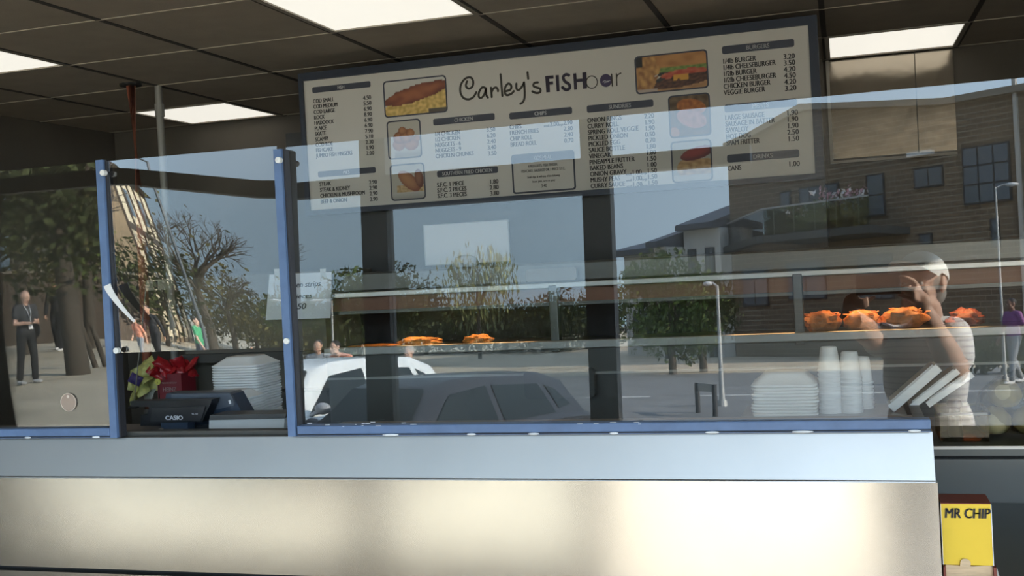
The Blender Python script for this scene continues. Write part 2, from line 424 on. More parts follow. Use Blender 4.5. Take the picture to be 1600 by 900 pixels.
PB3 = P(1530, 664, G).z
pane(1, -2.6, PX1 - .004, P(90, 668, G).z - .008, ZTOP)
pane(2, PX1 + .012, PX2 - .012, P(320, 547, G).z, ZTOP, twist=TW2)
pane(3, PX2 + .004, 1.6, PB3, ZTOP3 + .004)
def post(xc, ztop, zbot, screws):
    mb = MB().box((xc - .0085, G - .014, zbot), (xc + .0085, G + .014, ztop))
    # leaning a little with the panes
    mb.v = [(x, y + (z - zbot) * .012, z) for x, y, z in mb.v]
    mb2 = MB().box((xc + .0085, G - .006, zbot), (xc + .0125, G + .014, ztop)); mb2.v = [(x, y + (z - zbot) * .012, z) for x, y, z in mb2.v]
    p = mb.build('post', m_blue, scr); mb2.build('side_strip', m_strip, p)  # narrow black strip down the right side of each post
    for px, py in screws:
        c = P(px, py, G - .016)
        s = MB(); s.cone((c.x, c.y + .010, c.z), .0062, (c.x, c.y, c.z), .0062, 16); s.cone((c.x, c.y, c.z), .0022, (c.x, c.y - .001, c.z), .0022, 10)
        s.build('screw', m_screw, p)
    return p
post(PX1, P(162, 250, G).z, CT + .004, [(159.5, 270), (180.5, 548)])
post(PX2, P(441, 233, G).z, CT + .004, [(434, 250), (447, 533)])
for (xa, xb, zt) in ((-2.6, PX1 - .009, P(90, 668, G).z), (PX2 + .013, P(1453, 655, G).x, RT)):
    MB().box((xa, G - .016, zt - .017), (xb, G + .016, zt), bev=.002).build('bottom_rail', m_blue, scr)
    MB().box((xa, G - .010, zt - .0195), (xb, G + .014, zt - .017)).build('rail_gap', m_strip, scr)
    lo = MB().box((xa, G - .013, CT + .004), (xb, G + .016, zt - .0195)).build('base_channel', m_bluegrey, scr)
    for q in range(7):
        xw = xb - .02 - q * .16 - rnd.random() * .05; w = .008 + rnd.random() * .012
        if xw - w > xa: MB().ell((xw, G - .0135, zt - .0195), (w, .002, .0022), None, 10, 6).build('sealant_blob', mat('white sealant', (.75, .77, .8), .6), scr)
m_chip = mat('scuffed white paint', (.55, .6, .68), .6); mb = MB()
for q in range(16):
    px = 470 + rnd.random() * 230 if q < 11 else 900 + rnd.random() * 100; c = P(px, 660 + rnd.random() * 7 - (px - 460) * .006, G - .017); w = .001 + rnd.random() * .006
    MB().box((c.x - w, c.y, c.z - .0006), (c.x + w, c.y + .0012, c.z + .0006)).build('paint_scuff', m_chip, scr)
# things stuck to the glass
mb = MB(); st = []
for i in range(13):
    u = i / 12; c = P(168 + 43 * u ** 1.15, 446 + 57 * u ** .9, G - .022); st.append((c, .010 - .006 * u))
vs = []
for c, w in st: vs += [(c.x - w, c.y, c.z - w * .2), (c.x + w, c.y - .004, c.z + w * .4)]
m_white = mat('white paper', (.82, .83, .84), .6)
mb.add([(x, y, z) for x, y, z in vs] + [(x, y + .0012, z) for x, y, z in vs], [f for i in range(12) for f in ((2 * i, 2 * i + 1, 2 * i + 3, 2 * i + 2), (26 + 2 * i, 26 + 2 * i + 2, 26 + 2 * i + 3, 26 + 2 * i + 1), (2 * i, 2 * i + 2, 28 + 2 * i, 26 + 2 * i), (2 * i + 1, 27 + 2 * i, 29 + 2 * i, 2 * i + 3))])
tag(mb.build('tape_strip', m_white, None, True), 'loose white strip curling off the left blue post', 'tape')
c = P(107, 628.5, G - .002)
m_stick = mat('pinkish clear sticker', (.55, .42, .34), .4); nt2 = m_stick.node_tree; b2 = nt2.nodes['Principled BSDF']; b2.inputs['Alpha'].default_value = .45
t = thing('round_sticker', 'round pale pink sticker low on the leftmost glass pane', 'sticker', c)
mb = MB(); mb.cone((c.x, c.y + .0012, c.z), .0195, (c.x, c.y, c.z), .0195, 40); mb.build('disc', m_stick, t)
mb = MB()
for j in range(40):
    a, b = 2 * pi * j / 40, 2 * pi * (j + 1) / 40
    mb.cone((c.x + .0193 * cos(a), c.y - .0005, c.z + .0193 * sin(a)), .0006, (c.x + .0193 * cos(b), c.y - .0005, c.z + .0193 * sin(b)), .0006, 6, False)
mb.ell((c.x, c.y - .001, c.z + .012), (.0035, .0012, .0035), None, 10, 6)
mb.build('rim', mat('sticker rim', (.66, .56, .47), .5), t)
# ================================================================ FRYING RANGE
m_rs = mat('range steel', (.14, .137, .125), .38, .85, var=.08, scale=4)
m_rsd = mat('dark range panel', (.17, .16, .14), .5, .5, var=.1, scale=4)
m_bar = mat('polished range rail', (.56, .545, .505), .3, .6)
m_cav = mat('range cavity', (.018, .018, .017), .7)
m_hot = mat('brown heat shield', (.26, .13, .08), .5, .3, var=.2, scale=5)
zF = P(1300, 386, DR).z; zB1 = P(1060, 432, DR).z; zB0 = P(1060, 441, DR).z
zS = P(1060, 459, DR).z - .012
zL1 = P(1100, 524, DR).z; zL0 = P(1100, 538, DR).z; zM = P(1040, 578, DR).z
RX0, RX1 = P(505, 480, DR).x, 2.6
rg = thing('frying_range', 'long steel frying range with heated food cabinets behind the counter', 'frying range', ((RX0 + RX1) / 2, DR + .4, 0))
MB().box((RX0, DR + .02, zB1), (RX1, DB + .35, zF), bev=.008).build('top_cover', m_rs, rg)
MB().box((RX0, DR - .012, zB0), (RX1, DR + .04, zB1), bev=.003).build('upper_rail', m_bar, rg)
MB().box((RX0, DR + .03, zS), (RX1, DR + .05, zB0)).build('heat_shield', m_hot, rg)
MB().box((RX0, DR + .015, zS - .012), (RX1, DR + .06, zS)).build('shield_lip', m_rs, rg)
MB().box((RX0, DR + .34, zL0), (RX1, DR + .36, zB1)).build('cabinet_back', m_cav, rg)
MB().box((RX0, DR + .36, .1), (RX1, DB + .33, zB1)).build('carcass', m_rsd, rg)
MB().box((RX0, DR + .0, zL0), (RX1, DR + .34, zL1 - .012)).build('food_shelf', m_rs, rg)
MB().box((RX0, DR - .02, zL0), (RX1, DR, zL1), bev=.004).build('shelf_front', m_bar, rg)
MB().box((RX0, DR + .004, zM), (RX1, DR + .03, zL0)).build('apron_panel', m_rs, rg)
MB().box((RX0, DR - .006, zM - .008), (RX1, DR + .03, zM)).build('apron_trim', m_bar, rg)
MB().box((RX0, DR + .01, .10), (RX1, DR + .36, zM - .008)).build('lower_panel', mat('lower range steel', (.15, .15, .14), .4, .8, var=.08, scale=3), rg)
MB().box((RX0, DR + .05, 0), (RX1, DR + .36, .10)).build('plinth', m_dark, rg)
for px in (866, 1248):
    c = P(px, 480, DR)
    MB().box((c.x - .016, DR - .014, zL0 - .01), (c.x + .016, DR + .03, zB0 + .01), bev=.003).build('cabinet_post', m_rs, rg)
for px in (1600,): pass
a, b = P(818, 578, DR - .03), P(930, 622, DR - .03)
pl = [(x, z) for x, z in rrect(min(a.x, b.x), b.z, max(a.x, b.x), a.z, .02)]
MB().prism(pl, DR - .035, DR + .005).build('fryer_hatch', mat('grey hatch', (.12, .125, .12), .45, .4), rg)
a, b = P(822, 421, DR - .02), P(902, 437, DR - .02)
MB().prism(rrect(a.x, b.z, b.x, a.z, .012), DR - .03, DR - .013).build('control_cover', mat('grey cover', (.30, .29, .27), .5), rg)
for k in range(9):                                                     # chrome latches under the shelf
    px = 842 + k * 0
hl = [P(x, 455, DR + .1) for x in (660, 775, 1190, 1350, 1480)]
m_hl = mat('glowing heat element', (.5, .2, .1), .5, emit=(1.0, .36, .10), estr=2.0)
for c in hl:
    MB().cone((c.x - .12, DR + .17, zB0 - .03), .008, (c.x + .12, DR + .17, zB0 - .03), .008, 10).build('heat_element', m_hl, rg)
    L = bpy.data.lights.new('heat_lamp', 'AREA'); L.energy = HEATW; L.color = (1.0, .55, .22); L.spread = R(120); L.shape = 'RECTANGLE'; L.size = .24; L.size_y = .05
    o = bpy.data.objects.new('heat_lamp', L); COL.objects.link(o); o.parent = rg; o.location = V((c.x, DR + .085, zS - .006)) - rg.location
# flue wall behind the board
struct('wall_flue', MB().box((P(455, 330, DB + .1).x, DB + .09, zF), (P(1290, 300, DB + .1).x, DB + .3, P(1000, 150, DB).z)), mat('flue cladding', (.05, .05, .048), .45, .3, var=.08, scale=3), 'dark steel flue cladding behind the menu board')
# low cabinets continuing left of the range
m_cab = mat('brown grey cabinet', (.15, .13, .10), .6, var=.12, scale=4)
m_cabd = mat('dark cabinet', (.055, .05, .042), .6)
cb = thing('back_cabinet', 'low brown grey back cabinet behind the till and foam boxes', 'cabinet', (RX0 - .7, DR + .3, 0))
x0, x1 = -2.6, RX0 - .004
zc0 = P(320, 433, DR).z; zc1 = P(320, 553, DR).z
MB().box((x0, DR + .02, zc1), (x1, DR + .5, zc0)).build('upper_panel', m_cab, cb)
MB().box((x0, DR - .02, zc1 - .035), (x1, DR + .5, zc1)).build('shelf_edge', mat('dark shelf edge', (.07, .065, .055), .6), cb)
a = P(290, 562, DR); b = P(447, 612, DR)
MB().box((x0, DR + .45, .1), (x1, DR + .5, zc1 - .035)).build('carcass_back', m_cabd, cb)
MB().box((a.x - .03, DR, .1), (a.x - .012, DR + .45, zc1 - .035)).build('divider', m_cab, cb)
MB().box((a.x - .012, DR + .10, b.z), (x1, DR + .12, a.z)).build('niche_panel', m_cab, cb)
MB().box((a.x - .012, DR + .02, .1), (x1, DR + .45, b.z - .02)).build('lower_front', m_cabd, cb)
MB().box((a.x - .012, DR + .0, b.z - .02), (x1, DR + .45, b.z)).build('niche_shelf', m_cabd, cb)
zsh = P(250, 627, DR).z
MB().box((x0, DR - .25, zsh - .02), (a.x - .03, DR + .45, zsh)).build('sweet_shelf', m_cabd, cb)
MB().box((x0, DR - .2, .0), (a.x - .03, DR + .45, zsh - .02)).build('base', m_cabd, cb)
# food
m_bat = mat('orange batter', (.62, .22, .06), .5, var=.35, scale=40, bump=.5, bscale=60)
m_red = mat('dark red fried food', (.28, .07, .04), .5, var=.3, scale=40, bump=.5, bscale=60)
def lump(c, r, seed, amp=.25, fr=18.0, nu=28, nv=16):
    mb = MB().ell((0, 0, 0), 1.0, None, nu, nv); out = []
    for p in mb.v:
        q = V(p); k = 1 + amp * noise.noise(q * 2.1 + V((seed, 0, 0))) + amp * .6 * noise.noise(q * 5.7 + V((0, seed, 0)))
        out.append((c[0] + p[0] * r[0] * k, c[1] + p[1] * r[1] * k, max(c[2] + p[2] * r[2] * k, c[2] - r[2] * .8)))
    mb.v = out; return mb
zt = zL1 - .012
for i, (px, w, h, lab) in enumerate([(1286, .062, .062, 'orange battered cake on the hot shelf just right of the cabinet post'), (1348, .060, .060, 'middle orange battered cake with a bright glossy face on the hot shelf'), (1414, .072, .064, 'largest orange battered cake beside the raised forearm on the hot shelf')]):
    c = P(px, 515, DR + .09)
    t = thing('battered_cake', lab, 'fried food', (c.x, DR + .09, zt), group='battered cakes on the hot shelf')
    lump((0, 0, h * .62), (w, .06, h * .62), 3.3 * i + 1, .22).build('crust', m_bat, t, True, world=False)
    for k in range(16):
        an = rnd.random() * 6.28; rr = w * (.3 + .6 * rnd.random()); x, y = rr * cos(an), .05 * sin(an) * (rr / w); z = h * (.9 + .3 * (1 - (rr / w) ** 2))
        MB().tube([(x, y, z - .012), (x + .008, y - .004, z), (x + .022 * cos(an * 3), y, z + .004 * rnd.random())], [.004, .0035, .002], 6).build('batter_shred', m_bat, t, True, world=False)
c = P(1510, 515, DR + .12)
tag(lump((c.x, DR + .12, zt + .0295), (.055, .05, .036), 9.1, .3).build('fried_sausage', m_red, None, True), 'dark red fried piece at the right behind the sleeve reflection', 'fried food')
m_bato = mat('pale orange batter', (.75, .30, .06), .5, var=.3, scale=50, bump=.4, bscale=80)
for i, (pxa, pxb, h, lab) in enumerate([(622, 690, .020, 'long flat orange battered fish on the hot shelf left of centre'), (727, 769, .022, 'short orange battered piece left of the central cabinet post'), (550, 622, .009, 'thin orange scraps at the left end of the hot shelf')]):
    a, b = P(pxa, 538, DR + .06), P(pxb, 536, DR + .06)
    tag(lump(((a.x + b.x) / 2, DR + .06, zt + h * .82), ((b.x - a.x) / 2, .05, h), 5.7 * i + 2, .35, nu=40).build('battered_fish' if i < 2 else 'batter_scraps', m_bato, None, True), lab, 'fried food')

# ================================================================ MENU BOARD
m_board = mat('off white menu panel', (.62, .59, .53), .45)
m_navy = mat('navy frame', (.018, .026, .045), .4)
m_ink = mat('dark ink', (.015, .013, .014), .6)
m_head = mat('charcoal heading bar', (.05, .055, .075), .5)
m_headt = mat('white print', (.75, .75, .75), .6)
m_logo = mat('brown black logo ink', (.035, .028, .018), .6)
m_logo2 = mat('purple black logo ink', (.022, .014, .03), .6)
def B(px, py): p = P(px, py, DB); return p.x, p.z
bl, bt = B(474, 124); br_, bb = B(1273, 275); bb = (bb + B(488.5, 325.6)[1]) / 2; bt = (bt + B(1264, 43)[1]) / 2; br_ = (br_ + B(1264, 43)[0]) / 2
brd = thing('menu_board', 'long white menu board with navy frame listing fish bar prices', 'menu board', ((bl + br_) / 2, DB + .02, bb))
MB().box((bl, DB, bb), (br_, DB + .03, bt)).build('panel', m_board, brd)
fw, fb = .033, .022
mb = MB()
mb.box((bl - fw * .6, DB - .012, bt), (br_ + fw, DB + .045, bt + fw)); mb.box((bl - fw * .6, DB - .012, bb - fb), (br_ + fw, DB + .045, bb))
mb.box((bl - fw * .6, DB - .012, bb), (bl, DB + .045, bt)); mb.box((br_, DB - .012, bb), (br_ + fw, DB + .045, bt))
mb.build('frame', m_navy, brd)
for u in (.15, .85): MB().box((bl + (br_ - bl) * u - .02, DB + .03, bb + .1), (bl + (br_ - bl) * u + .02, DB + .09, bt - .1)).build('bracket', m_dark, brd)
YT = DB - .0012
def heading(x0p, y0p, x1p, y1p, hpx, txt, xs=.62):
    a, za = B(x0p, y0p); b, zb = B(x1p, y1p); zc = (za + zb) / 2; h = hpx / FPX * DB / 2
    o = MB().prism(rrect(a, zc - h, b, zc + h, h * .55), DB - .001, DB + .002).build('heading_bar', m_head, brd)
    m = MB(); text_mb(m, txt, (a + b) / 2, DB - .0022, zc - h * .55, h * 1.6, xs * 1.4, 'CENTER', bold=.0005); m.build('heading_text', m_headt, o)
def column(px, py0, py1, lines, cap, xs=.62, align='LEFT', name='item_list', m=m_ink, bold=.0008):
    x, z0 = B(px[0], py0); x1, z1 = B(px[1], py1); mb = MB(); n = len(lines); s = cap * 1.08 / FPX * DB / .70
    for i, l in enumerate(lines):
        u = i / max(1, n - 1)
        if l: text_mb(mb, l, x + (x1 - x) * .5, YT, z0 + (z1 - z0) * u, s, xs * (1.45 if align == 'RIGHT' else 1.15 if cap == 7.2 else 1.28), align, bold=bold)
    mb.build(name, m, brd)
heading(488, 141, 579, 131.5, 10, 'FISH')
column((489, 495), 161.5, 246.5, ['COD SMALL', 'COD MEDIUM', 'COD LARGE', 'ROCK', 'HADDOCK', 'PLAICE', 'SKATE', 'SCAMPI', 'COD ROE', 'FISHCAKE', 'JUMBO FISH FINGERS'], 6.3, .58)
column((579, 586), 155, 241.5, ['4.50', '5.50', '6.90', '8.90', '6.90', '6.90', '7.90', '5.10', '2.30', '1.90', '2.00'], 6.3, .6, 'RIGHT', 'price_list')
heading(497, 272.5, 587, 265.5, 10, 'PIES')
column((499, 502), 291, 318, ['STEAK', 'STEAK & KIDNEY', 'CHICKEN & MUSHROOM', 'BEEF & ONION'], 6.3, .6)
column((589, 591), 287, 313.5, ['2.90'] * 4, 6.3, .6, 'RIGHT', 'price_list')
heading(677, 191, 773, 182, 11, 'CHICKEN')
column((679, 681), 213, 247.5, ['1/4 CHICKEN', '1/2 CHICKEN', 'NUGGETS - 6', 'NUGGETS - 9', 'CHICKEN CHUNKS'], 6.5, .6)
column((774, 776), 205, 242, ['3.50', '6.20', '2.40', '3.40', '3.50'], 6.5, .6, 'RIGHT', 'price_list')
heading(683, 272, 778, 265, 11, 'SOUTHERN FRIED CHICKEN', .56)
column((683, 684), 292.5, 309.5, ['S.F.C. 1 PIECE', 'S.F.C. 2 PIECES', 'S.F.C. 3 PIECES'], 6.7, .62)
column((779, 780), 286.5, 304.5, ['1.80', '2.80', '3.80'], 6.7, .6, 'RIGHT', 'price_list')
heading(796, 181, 894, 173, 11, 'CHIPS')
column((796, 798), 202, 229.5, ['CHIPS', 'FRENCH FRIES', 'CHIP ROLL', 'BREAD ROLL'], 6.5, .6)
column((895, 896), 194, 222, ['2.90', '2.80', '2.40', '0.70'], 6.5, .6, 'RIGHT', 'price_list')
column((873, 874), 196.5, 197, ['2.00'], 6.5, .6, 'RIGHT', 'price_list')
column((858, 859), 198, 198, ['small'], 3.4, .6, 'RIGHT', 'price_note'); column((880, 881), 196, 196, ['large'], 3.4, .6, 'RIGHT', 'price_note')
# kids meal box
a, zt_ = B(798, 245); b, zb_ = B(900, 297)
a2, ztt = B(798, 243.5); zc = (B(849, 238)[1] + 0) ; z_top = B(849, 238)[1]; z_bot = B(851, 300)[1]; b = B(899, 268)[0]; a = B(800, 270)[0]
mb = MB(); o1 = rrect(a, z_bot, b, z_top, .012); i1 = rrect(a + .007, z_bot + .007, b - .007, z_top - .007, .008)
n = len(o1); mb.add([(x, DB - .0015, z) for x, z in o1] + [(x, DB - .0015, z) for x, z in i1], [(i, (i + 1) % n, n + (i + 1) % n, n + i) for i in range(n)])
mb.box((a + .004, DB - .0016, z_top - .036), (b - .004, DB - .0002, z_top - .005)); kb = mb.build('kids_meal_box', m_head, brd)
mb = MB(); text_mb(mb, 'KIDS MEAL', (a + b) / 2, DB - .0024, z_top - .029, .025, .62, 'CENTER', bold=.0003); mb.build('heading_text', m_headt, kb)
mb = MB(); zz = z_top - .057
for s_, tx in ((.0155, '4 NUGGETS, FISH FINGER,'), (.0155, 'FISHCAKE, SAUSAGE OR 1 PIECE S.F.C.'), (.0, ''), (.0125, 'Small chips & with any of the following'), (.0125, 'beans, peas, curry or gravy'), (.02, '3.40')):
    if tx: text_mb(mb, tx, (a + b) / 2, DB - .002, zz - (.004 if tx == '3.40' else 0), s_, .70, 'CENTER', bold=.0002)
    zz -= .0185 if tx else .006
mb.build('kids_meal_text', m_ink, kb)
heading(917, 170.5, 1021, 161, 11.5, 'SUNDRIES')
column((918, 923), 192, 294.5, ['ONION RINGS', 'CURRY ROLL', 'SPRING ROLL VEGGIE', 'PICKLED ONION', 'PICKLED EGG', 'SAUCE BOTTLE', 'VINEGAR', 'PINEAPPLE FRITTER', 'BAKED BEANS', 'ONION GRAVY', 'MUSHY PEAS', 'CURRY SAUCE'], 6.9, .62)
column((1022, 1028), 184, 288.5, ['2.20', '1.90', '1.90', '0.50', '0.70', '1.80', '1.80', '1.50', '1.00', '1.50', '1.50', '1.50'], 6.9, .6, 'RIGHT', 'price_list')
column((1003, 1004), 272, 291, ['1.00', '1.00', '1.00'], 6.9, .6, 'RIGHT', 'price_list')
column((987, 988), 273.5, 292.5, ['small'] * 3, 3.4, .6, 'RIGHT', 'price_note'); column((1011, 1012), 272, 291, ['large'] * 3, 3.4, .6, 'RIGHT', 'price_note')
heading(1128, 78, 1241, 67.5, 12, 'BURGERS')
column((1129, 1131), 100, 149, ['1/4lb BURGER', '1/4lb CHEESEBURGER', '1/2lb BURGER', '1/2lb CHEESEBURGER', 'CHICKEN BURGER', 'VEGGIE BURGER'], 7.2, .66)
column((1242, 1245), 91, 140.5, ['3.20', '3.50', '4.20', '4.50', '4.20', '3.20'], 7.2, .62, 'RIGHT', 'price_list')
heading(1132, 169.5, 1245, 160, 12, 'MEATS')
column((1133, 1135), 188, 227.5, ['LARGE SAUSAGE', 'SAUSAGE IN BATTER', 'SAVALOY', 'HOT DOG', 'SPAM FRITTER'], 7.2, .62)
column((1247, 1249), 179, 219.5, ['1.90', '1.90', '1.90', '2.50', '1.50'], 7.2, .62, 'RIGHT', 'price_list')
heading(1136, 248, 1249, 239.5, 12, 'DRINKS')
column((1137, 1137), 267, 267, ['CANS'], 7.2, .62); column((1250, 1250), 259, 259, ['1.00'], 7.2, .62, 'RIGHT', 'price_list')
# the shop name
def stroke(mb, pts, w):
    q = []
    pts = [((700 + x / 5.517), (90 + y / 5.517)) for x, y in pts]
    for i in range(len(pts) - 1):
        p0 = pts[max(0, i - 1)]; p1 = pts[i]; p2 = pts[i + 1]; p3 = pts[min(len(pts) - 1, i + 2)]
        for k in range(5):
            t = k / 5
            q.append(tuple(.5 * (2 * p1[d] + (p2[d] - p0[d]) * t + (2 * p0[d] - 5 * p1[d] + 4 * p2[d] - p3[d]) * t * t + (3 * p1[d] - p0[d] - 3 * p2[d] + p3[d]) * t ** 3) for d in (0, 1)))
    q.append(pts[-1]); q = [B(*p) for p in q]; r = w / 5.517 / FPX * DB / 2; vs = []; 
    for i, p in enumerate(q):
        a = q[max(0, i - 1)]; b = q[min(len(q) - 1, i + 1)]; dx, dz = b[0] - a[0], b[1] - a[1]; L = math.hypot(dx, dz) or 1
        nx, nz = -dz / L * r, dx / L * r; vs += [(p[0] + nx, DB - .0015, p[1] + nz), (p[0] - nx, DB - .0015, p[1] - nz)]
    mb.add(vs, [(2 * i, 2 * i + 1, 2 * i + 3, 2 * i + 2) for i in range(len(q) - 1)])
    for p in (q[0], q[-1]):
        mb.add([(p[0] + r * cos(2 * pi * j / 12), DB - .0016, p[1] + r * sin(2 * pi * j / 12)) for j in range(12)], [tuple(range(12))])
mb = MB(); w = 20
for s_ in ([(165, 205), (155, 245), (180, 268), (212, 248), (218, 205), (196, 172), (150, 182), (112, 235), (108, 300), (135, 348), (180, 360), (220, 340), (245, 300)],
           [(322, 262), (295, 258), (268, 300), (268, 340), (292, 345), (318, 310), (328, 262), (330, 320), (345, 345)],
           [(372, 260), (378, 340)], [(376, 300), (392, 268), (415, 258), (430, 275), (432, 290)],
           [(454, 145), (462, 240), (470, 330)],
           [(495, 292), (540, 275), (545, 240), (520, 225), (495, 255), (490, 300), (510, 325), (550, 310), (568, 290)],
           [(590, 225), (592, 270), (615, 278), (645, 240), (656, 215)], [(656, 215), (662, 290), (660, 350), (645, 385), (625, 398)],
           [(686, 128), (692, 182)],
           [(775, 215), (745, 220), (738, 245), (765, 258), (795, 270), (795, 298), (762, 306), (728, 292)]): stroke(mb, s_, w)
mb.build('shop_name_script', m_logo, brd)
def poly(mb, pts):
    q = [B(700 + x / 5.517, 90 + y / 5.517) for x, y in pts]; mb.add([(x, DB - .0015, z) for x, z in q], [tuple(range(len(q)))])
mb = MB()
poly(mb, [(838, 160), (872, 157), (880, 298), (848, 301)]); poly(mb, [(870, 157), (910, 153), (911, 181), (872, 184)]); poly(mb, [(872, 208), (906, 205), (908, 231), (874, 234)])
poly(mb, [(928, 152), (956, 150), (963, 290), (937, 293)])
stroke(mb, [(1042, 152), (1015, 147), (994, 170), (1008, 205), (1045, 232), (1048, 265), (1018, 278), (988, 258)], 27)
poly(mb, [(1080, 138), (1106, 135), (1114, 276), (1088, 279)]); poly(mb, [(1158, 129), (1193, 125), (1198, 266), (1165, 270)]); poly(mb, [(1106, 186), (1160, 181), (1161, 208), (1108, 213)])
mb.build('shop_name_bold', m_logo2, brd)
mb = MB(); mb_b = mb
stroke(mb, [(1240 + 48 * cos(a_ * pi / 12 + .3), 212 - 53 * sin(a_ * pi / 12 + .3)) for a_ in range(25)], 9); mb.build('shop_name_letter', m_logo, brd); mb = MB()
stroke(mb, [(1410, 145), (1418, 245)], 13); mb.build('shop_name_letter', m_logo, brd); mb = MB(); stroke(mb, [(1452, 140), (1456, 240)], 11); stroke(mb, [(1454, 180), (1462, 152), (1490, 134)], 11)
mb.build('shop_name_letter', m_logo, brd)
mb = MB(); q = [B(700 + (1362 + 52 * cos(2 * pi * j / 30)) / 5.517, 90 + (198 + 56 * sin(2 * pi * j / 30)) / 5.517) for j in range(30)]
mb.add([(x, DB - .0013, z) for x, z in q], [tuple(range(30))]); dsc = mb.build('shop_name_disc', mat('purple disc', (.05, .035, .09), .6), brd)
mb = MB(); stroke(mb, [(1335, 212), (1352, 200), (1368, 206), (1398, 198)], 4); stroke(mb, [(1348, 218), (1372, 212), (1388, 208)], 3); mb.v = [(x, y - .0008, z) for x, y, z in mb.v]; mb.build('fish_mark', m_headt, dsc)
# printed food photographs
def nz(x, y, s, k=0.0): return noise.noise(V((x * s, y * s, k)))
def el(u, v, cx, cy, rx, ry, a=0.0):
    du, dv = u - cx, v - cy; c_, s_ = cos(a), sin(a); return ((du * c_ + dv * s_) / rx) ** 2 + ((-du * s_ + dv * c_) / ry) ** 2
def mixc(a, b, t): t = max(0, min(1, t)); return tuple(a[i] + (b[i] - a[i]) * t for i in range(3))
def ph_fish(u, v):
    c = mixc((.50, .50, .46), (.62, .60, .54), v)
    f = (v < .62 - .0 and u > .02)
    if v < .28 + .45 * u and v < .75: c = mixc((.50, .32, .08), (.82, .58, .20), .5 + 1.1 * nz(u * 2, v * 1.2, 9, 1) )
    d = el(u, v, .52, .60, .60, .22, .42)
    if d + .25 * nz(u, v, 14, 2) < 1: c = mixc((.36, .12, .05), (.17, .05, .03), d + .6 * nz(u, v, 6, 3))
    if u > .7 and v < .12: c = (.10, .08, .06)
    return c
def ph_nug(u, v):
    c = (.50, .47, .40)
    if v < .24 and u > .18: c = mixc((.55, .52, .46), (.36, .33, .28), (.24 - v) * 6)
    for i, (x, y, r) in enumerate([(.33, .36, .2), (.72, .38, .24), (.35, .55, .2), (.58, .58, .22), (.45, .74, .13), (.7, .66, .14), (.92, .5, .1)]):
        d = el(u, v, x, y, r, r * .85)
        if d < 1: c = mixc((.44, .20, .09), (.22, .08, .04), d * .8 + .4 * nz(u, v, 8, i))
    return c
def ph_leg(u, v):
    c = (.48, .45, .38)
    if v < .42 - .05 * u and v > .16 and u > .15: c = mixc((.62, .44, .24), (.40, .26, .12), .5 + nz(u + v, v - u, 11, 2))
    if v < .2: c = mixc((.52, .49, .44), (.34, .32, .28), (.2 - v) * 5)
    if el(u, v, .55, .52, .42, .2, -.75) < 1: c = mixc((.46, .22, .10), (.25, .09, .05), el(u, v, .5, .56, .42, .2, -.75))
    if el(u, v, .86, .58, .13, .28, .15) < 1: c = mixc((.30, .14, .08), (.16, .06, .04), el(u, v, .84, .62, .13, .28))
    return c
def ph_burger(u, v):
    c = (.03, .03, .03)
    if v > .60 and u > .2: c = mixc((.55, .27, .10), (.40, .18, .06), .4 + nz(u, v, 6, 1))
    if .5 < v < .66 - .0 * u and u > .25: c = mixc((.10, .18, .04), (.28, .36, .10), .5 + nz(u, v, 16, 2))
    if el(u, v, .68, .44, .34, .12, .15) < 1: c = mixc((.46, .07, .04), (.60, .18, .10), .4 + nz(u, v, 12, 3))
    if el(u, v, .66, .22, .44, .17, .22) < 1 + .3 * nz(u, v, 14, 8): c = mixc((.05, .02, .015), (.16, .07, .04), .4 + nz(u, v, 18, 4))
    if .52 < u < .74 and .24 < v < .42 and v > .52 - abs(u - .6) * 1.2 - .22: c = (.68, .34, .06)
    if v < .14 + .28 * max(0, u - .45) and u > .28 and el(u, v, .66, .22, .44, .15, .22) > 1: c = mixc((.56, .32, .15), (.34, .16, .07), nz(u, v, 8, 5) + .4)
    if u < .34 - .2 * abs(v - .6) : c = mixc((.30, .13, .05), (.64, .36, .13), .5 + 1.0 * nz(u * 1.5 + v * .5, v * .6 - u, 9, 6))
    if u < .1 and v > .72: c = (.02, .02, .02)
    if v < .06 + .03 * (1 - u) and u < .3: c = (.5, .4, .33)
    if el(u, v, .31, .42, .05, .06) < 1 and nz(u, v, 40) > 0: c = (.6, .55, .45)
    return c
def ph_curry(u, v):
    c = mixc((.10, .06, .03), (.20, .13, .07), .5 + nz(u, v, 8))
    if el(u, v, .55, .72, .38, .2, -.2) < 1: c = mixc((.55, .20, .05), (.32, .10, .03), .5 + nz(u, v, 10, 2))
    if el(u, v, .55, .42, .40, .22, -.35) < 1: c = mixc((.56, .24, .16), (.42, .16, .09), .4 + nz(u, v, 9, 3))
    if el(u, v, .08, .1, .14, .14) < 1: c = (.5, .25, .15)
    return c
def ph_saus(u, v):
    c = (.42, .40, .34)
    if v < .55 and v > .12 and el(u, v, .6, .32, .5, .32) < 1: c = mixc((.58, .38, .18), (.36, .20, .08), .5 + nz(u * .7 + v, v - u * .6, 9, 2))
    if el(u, v, .66, .70, .46, .16, .22) < 1: c = mixc((.34, .06, .05), (.15, .03, .03), el(u, v, .62, .74, .46, .16, .22))
    if v < .16: c = (.52, .5, .46)
    return c
